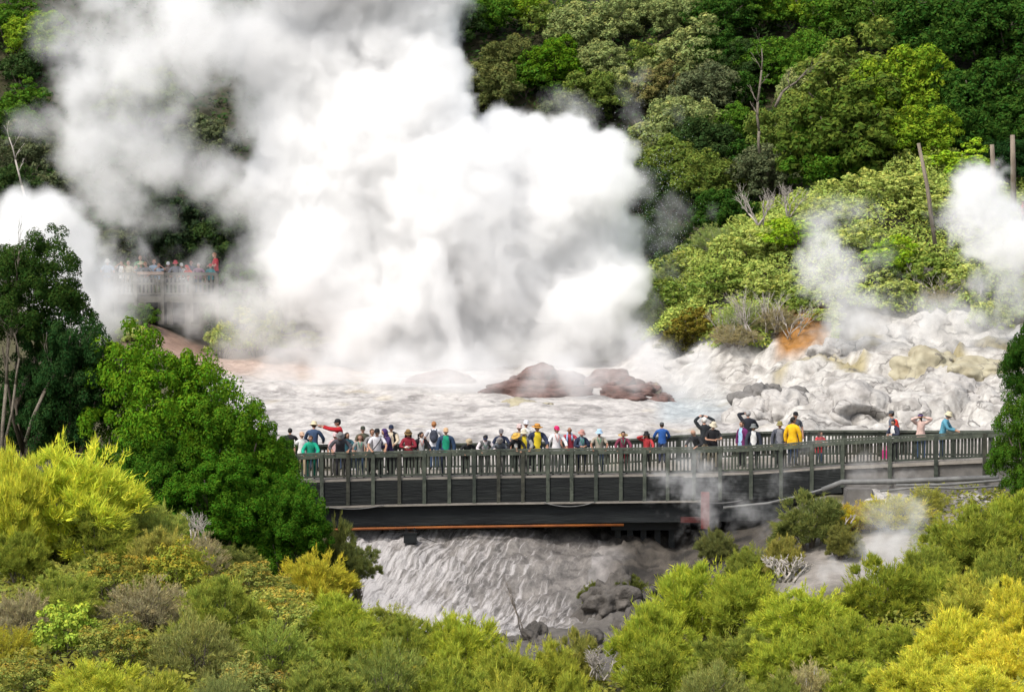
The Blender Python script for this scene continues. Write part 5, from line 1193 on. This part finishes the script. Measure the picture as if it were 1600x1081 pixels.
for i,(px,py,rz,pose,fem,skin,hair,hat,top,legs,lb,ex) in enumerate(PLAT):
    person(px,py,PD+.45+.25*(i%2)+(.5 if i in(3,16) else 0),pc.z+(.28 if i in (3,16) else 0),rz,pose,fem,skin,hair,hat,top,legs,lb,G3,ex,lo=.7)
# the visitor cut by the right edge, on the path behind the mound
Dv=138.0; person(1597,318,Dv,P(1597,352,Dv).z,-60,'hold',0,'l',('short','brown'),None,('jacket',(.05,.055,.085),(.4,.05,.05)),BLK,'person in a dark jacket at the right edge above the steam column',None,(),lo=.7)
# ------------------------------------------------------------------ steam
def steam_mat(name,scale):
    m,nt,N,L=new_mat(name); N.clear()
    out=N.new('ShaderNodeOutputMaterial'); v=N.new('ShaderNodeVolumeScatter'); a=N.new('ShaderNodeAttribute'); a.attribute_name='density'
    mu=N.new('ShaderNodeMath'); mu.operation='MULTIPLY'; mu.inputs[1].default_value=scale
    v.inputs['Color'].default_value=(.985,.986,.987,1); v.inputs['Anisotropy'].default_value=0
    L.new(a.outputs['Fac'],mu.inputs[0]); L.new(mu.outputs[0],v.inputs['Density']); L.new(v.outputs[0],out.inputs['Volume'])
    return m
def steam(name,label,blobs,D0,vox,dens,erode,T,seed,warp=1.2,ns=.75,jit=1.5,zs=1.0,ws=.35,full=1.0):
    """density = soft union of puffs, warped and eaten into by fractal noise, evaluated on a voxel grid"""
    rnd=random.Random(seed); B=[]
    for b in blobs:
        px,py,r=b[:3]; wt=b[3] if len(b)>3 else full; D=D0+(b[4] if len(b)>4 else rnd.uniform(-jit,jit))
        B.append((P(px,py,D),r*D/F*1.15,wt))
    pad=warp*.5
    lo=[min(c[k]-r*w for c,r,w in B)-pad for k in range(3)]; hi=[max(c[k]+r*w for c,r,w in B)+pad for k in range(3)]
    g=bpy.data.node_groups.new(name,'GeometryNodeTree'); g.interface.new_socket('Geometry',in_out='OUTPUT',socket_type='NodeSocketGeometry')
    N=g.nodes.new; L=g.links.new
    def mt(op,a,b=None,c=None,clamp=False):
        n=N('ShaderNodeMath'); n.operation=op; n.use_clamp=clamp
        for i,v in enumerate((a,b,c)):
            if v is None: continue
            if isinstance(v,(int,float)): n.inputs[i].default_value=v
            else: L(v,n.inputs[i])
        return n.outputs[0]
    pos=N('GeometryNodeInputPosition').outputs[0]
    def noise(vec,scale,det,off):
        n=N('ShaderNodeTexNoise'); n.inputs['Scale'].default_value=scale; n.inputs['Detail'].default_value=det; n.inputs['Roughness'].default_value=.64
        a=N('ShaderNodeVectorMath'); a.operation='MULTIPLY_ADD'; L(vec,a.inputs[0]); a.inputs[1].default_value=(1,1,zs); a.inputs[2].default_value=(off,off*1.7,off*.3); L(a.outputs[0],n.inputs['Vector'])
        return n
    n1=noise(pos,ws,2,seed*7.1)
    s=N('ShaderNodeVectorMath'); s.operation='SUBTRACT'; L(n1.outputs['Color'],s.inputs[0]); s.inputs[1].default_value=(.5,.5,.5)
    ma=N('ShaderNodeVectorMath'); ma.operation='MULTIPLY_ADD'; L(s.outputs[0],ma.inputs[0]); ma.inputs[1].default_value=(warp*2,)*3; L(pos,ma.inputs[2])
    n3=noise(ma.outputs[0],ws*3.2,2,seed*2.9+11)                  # second, finer warp tears the puffs into wisps
    s3=N('ShaderNodeVectorMath'); s3.operation='SUBTRACT'; L(n3.outputs['Color'],s3.inputs[0]); s3.inputs[1].default_value=(.5,.5,.5)
    m3=N('ShaderNodeVectorMath'); m3.operation='MULTIPLY_ADD'; L(s3.outputs[0],m3.inputs[0]); m3.inputs[1].default_value=(warp*.9,)*3; L(ma.outputs[0],m3.inputs[2])
    wp=m3.outputs[0]; acc=None
    for c,r,wt in B:
        d=N('ShaderNodeVectorMath'); d.operation='DISTANCE'; L(wp,d.inputs[0]); d.inputs[1].default_value=c
        v=mt('MULTIPLY_ADD',d.outputs['Value'],-wt/r,wt)
        acc=v if acc is None else mt('SMOOTH_MAX',acc,v,.12)
    n2=noise(wp,ns,5,seed*3.3+5)
    e=mt('MULTIPLY_ADD',n2.outputs['Fac'],-erode*2,acc); e=mt('ADD',e,erode*.55); e=mt('MULTIPLY',e,1/T,clamp=True)
    vc=N('GeometryNodeVolumeCube'); L(e,vc.inputs['Density']); vc.inputs['Min'].default_value=lo; vc.inputs['Max'].default_value=hi
    for k,ax in enumerate('XYZ'): vc.inputs['Resolution '+ax].default_value=max(8,int((hi[k]-lo[k])/(vox*(1.4 if k==1 else 1))))
    mtl=steam_mat(name,dens)
    smn=N('GeometryNodeSetMaterial'); smn.inputs['Material'].default_value=mtl; L(vc.outputs[0],smn.inputs[0])
    out=N('NodeGroupOutput'); L(smn.outputs[0],out.inputs[0])
    vd=bpy.data.volumes.new(name); vd.materials.append(mtl); o=link(bpy.data.objects.new(name,vd))
    md=o.modifiers.new('steam','NODES'); md.node_group=g
    return tag(o,label,'steam',None,'stuff')
CORE=[(925,290,78),(950,250,45),(880,290,80),(900,225,45),(800,250,80),(780,195,40),(835,340,110),(930,390,80),(960,440,60),(905,480,100,.9),(960,510,70,.8),(770,400,120),(800,510,110,.95),(700,300,120),(600,200,120),(630,80,95),(665,20,55),(560,0,110),(500,120,110),(665,125,70),(690,170,55),(480,250,95),(560,330,120),(640,450,130,1.0),(500,390,110,.95),(470,340,85,.9),(700,560,80,.8),(880,545,80,.75),(780,555,80,.8),(420,90,80,.9),(600,-100,120),(470,-80,110),(690,-40,60),(750,585,70,.8),(650,560,85,.75),(850,565,70,.75),(570,530,70,.9),(940,560,50,.9),(700,500,110,.9),(560,470,110,.8)]
steam('geyser_steam','dense billowing white steam cloud of the erupting geyser',CORE,138.5,.15,1.5,.40,.42,1,1.5,1.0,full=1.75)
VEIL=[(400,60,100,.75),(420,180,80,.7),(300,60,110,.75),(200,100,100,.75),(130,130,80,.75),(150,230,85,.85),(170,300,70,.8),(240,230,90,.75),(110,60,70,.6),(330,280,70,.7),(390,320,70,.75),(280,180,60,.55),(300,-40,100,.8),(160,0,80,.6),(30,200,40,.5),(70,200,50,.55),(420,400,70,.6),(440,470,80,.6),(400,520,70,.5),(340,470,50,.45),(480,540,70,.6),(560,540,80,.75),(620,560,60,.8),(190,440,60,.55),(160,400,50,.6),(220,400,40,.5),(320,420,40,.42),(270,430,40,.4),(300,500,50,.5),(180,500,50,.55),(230,340,50,.45),(225,450,45,.55),(285,445,45,.52),(330,470,60,.6),(400,470,75,.68),(470,440,75,.75),(360,430,40,.45),(290,470,50,.5),(430,540,70,.6),(350,540,60,.5),(1010,480,40,.5),(1000,540,60,.6),(960,560,60,.65)]
steam('drifting_steam','thin drifting veils of steam on the left, with gaps showing the forest',VEIL,136.5,.2,.65,.40,.42,2,1.8,.6)
LOW=[(60,370,75),(20,345,45),(110,400,65),(130,450,60),(150,510,50,.9),(90,340,45),(35,320,35),(0,390,60),(170,470,40,.7),(100,480,60)]
steam('steam_bank','bright low bank of white steam behind the dark tree on the left',LOW,126,.16,.9,.36,.45,3,1.3,.9,full=1.4)
RIGHT=[(1530,300,48),(1515,345,50),(1558,335,50),(1600,380,60),(1545,385,45),(1580,430,45,.75),(1540,450,40,.6),(1530,275,30),(1600,470,50,.6)]
steam('vent_steam','dense white steam column rising at the right edge',RIGHT,125.5,.12,1.1,.42,.5,4,1.3,1.1,.8,ws=.6,full=1.4)
SMALL=[(1290,390,48,.85),(1300,430,52,.95),(1320,470,50,.9),(1352,495,50,.95),(1330,520,50,.8),(1285,350,44,.6),(1270,420,36,.6),(1360,450,36,.5),(1330,330,50,.42),(1300,310,40,.38),(1400,520,50,.6),(1460,500,55,.62),(1520,500,55,.62),(1450,470,40,.5),(1560,520,50,.6),(1410,470,40,.4),(1290,530,40,.5),(1380,400,50,.38)]
steam('vent_steam','small white steam plume in front of the scrubby mound',SMALL,125,.13,.75,.40,.5,5,2.0,.8,.6,ws=.7)
MIST=[(430,580,60,.5),(520,590,70,.65),(620,590,70,.75),(700,600,70,.8),(760,590,60,.85),(830,620,40,.55),(900,595,55,.75,-3),(840,600,45,.55,-3.5),(990,600,40,.6,-3),(925,625,45,.6),(990,620,45,.6),(1050,600,50,.7),(1060,630,45,.6),(1110,620,50,.55),(1100,570,50,.55),(1010,560,60,.75),(880,575,40,.6),(960,590,40,.55),(740,630,50,.55),(650,630,50,.45)]
steam('terrace_mist','low mist drifting across the white terrace and the brown domes',MIST,125.5,.16,.6,.30,.5,6,1.3,.7,1.2)
BR=[(1040,745,40,.6),(1070,720,40,.6),(1085,760,44,.7),(1100,735,36,.65),(1120,765,34,.6),(1095,790,30,.8),(1105,815,24,.7),(1150,790,40,.5),(1190,815,36,.42),(1210,760,36,.42),(1030,770,24,.45),(1065,690,26,.4),(1240,735,30,.36),(1130,690,30,.34),(1270,700,40,.32),(1350,735,40,.42),(1400,745,36,.4),(1070,850,26,.4)]
steam('bridge_steam','thin steam curling up in front of the bridge over the red pier',BR,98.2,.09,.85,.42,.5,7,1.4,1.1,.5,ws=1.1)
FGS=[(1395,855,44,.9),(1420,825,40,.7),(1370,885,34,.9),(1330,895,34,.7),(1430,800,36,.55),(1400,790,40,.5),(1370,810,40,.5),(1440,850,30,.6),(1290,895,26,.5),(1360,850,36,.6)]
steam('ground_steam','white steam rising from the bare ground between the right hand shrubs',FGS,86.5,.09,1.0,.38,.5,8,1.1,1.1,.5,ws=1.0)
WISP=[(1045,345,36,.5),(1065,320,30,.45),(1030,380,40,.4),(985,150,40,.36),(1000,110,30,.36),(990,190,36,.38),(900,185,50,.5),(870,165,40,.42),(1040,420,40,.38),(1010,440,40,.45),(1110,330,24,.36),(690,20,40,.6),(1000,300,40,.5),(1060,180,30,.34)]
steam('steam_wisp','faint torn wisps of steam in front of the forest beside the geyser',WISP,141,.15,.45,.36,.5,9,1.2,.8)
# water: jet inside the steam, droplets flung out to its right
JET=[(722-k*2.6-(k*k)*.06,575-k*13,13+k*1.1,1.3,0) for k in range(15)]
steam('water_jet','bright upright jet of water and steam shooting up at the foot of the geyser cloud',JET,133.5,.10,.9,.42,.5,12,.6,1.6,.2,zs=.4,ws=.8)
rng=np.random.default_rng(3); n=1700
a=rng.normal(0,1,n); b=rng.normal(0,1,n)
pxs=1015+a*32+ (b*70)*.15; pys=340+b*75; Ds=rng.uniform(137,143,n)
C=np.array([P(float(x),float(y),float(d)) for x,y,d in zip(pxs,pys,Ds)]); s=rng.uniform(.006,.014,(n,1))
tet=np.array([(1,1,1),(-1,-1,1),(-1,1,-1),(1,-1,-1)],float)
v=(C[:,None,:]+tet[None]*s[:,None,:]).reshape(-1,3); f=np.concatenate([np.arange(n)[:,None]*4+np.array(q)[None] for q in ((0,1,2),(0,3,1),(0,2,3),(1,3,2))])
o=link(bpy.data.objects.new('water_droplets',mesh_np('water_droplets',v,f,pmat('droplets',(.8,.82,.85),(.6,.65,.7),3,.2)))); tag(o,'fine water droplets thrown out to the right of the geyser cloud','spray',None,'stuff')
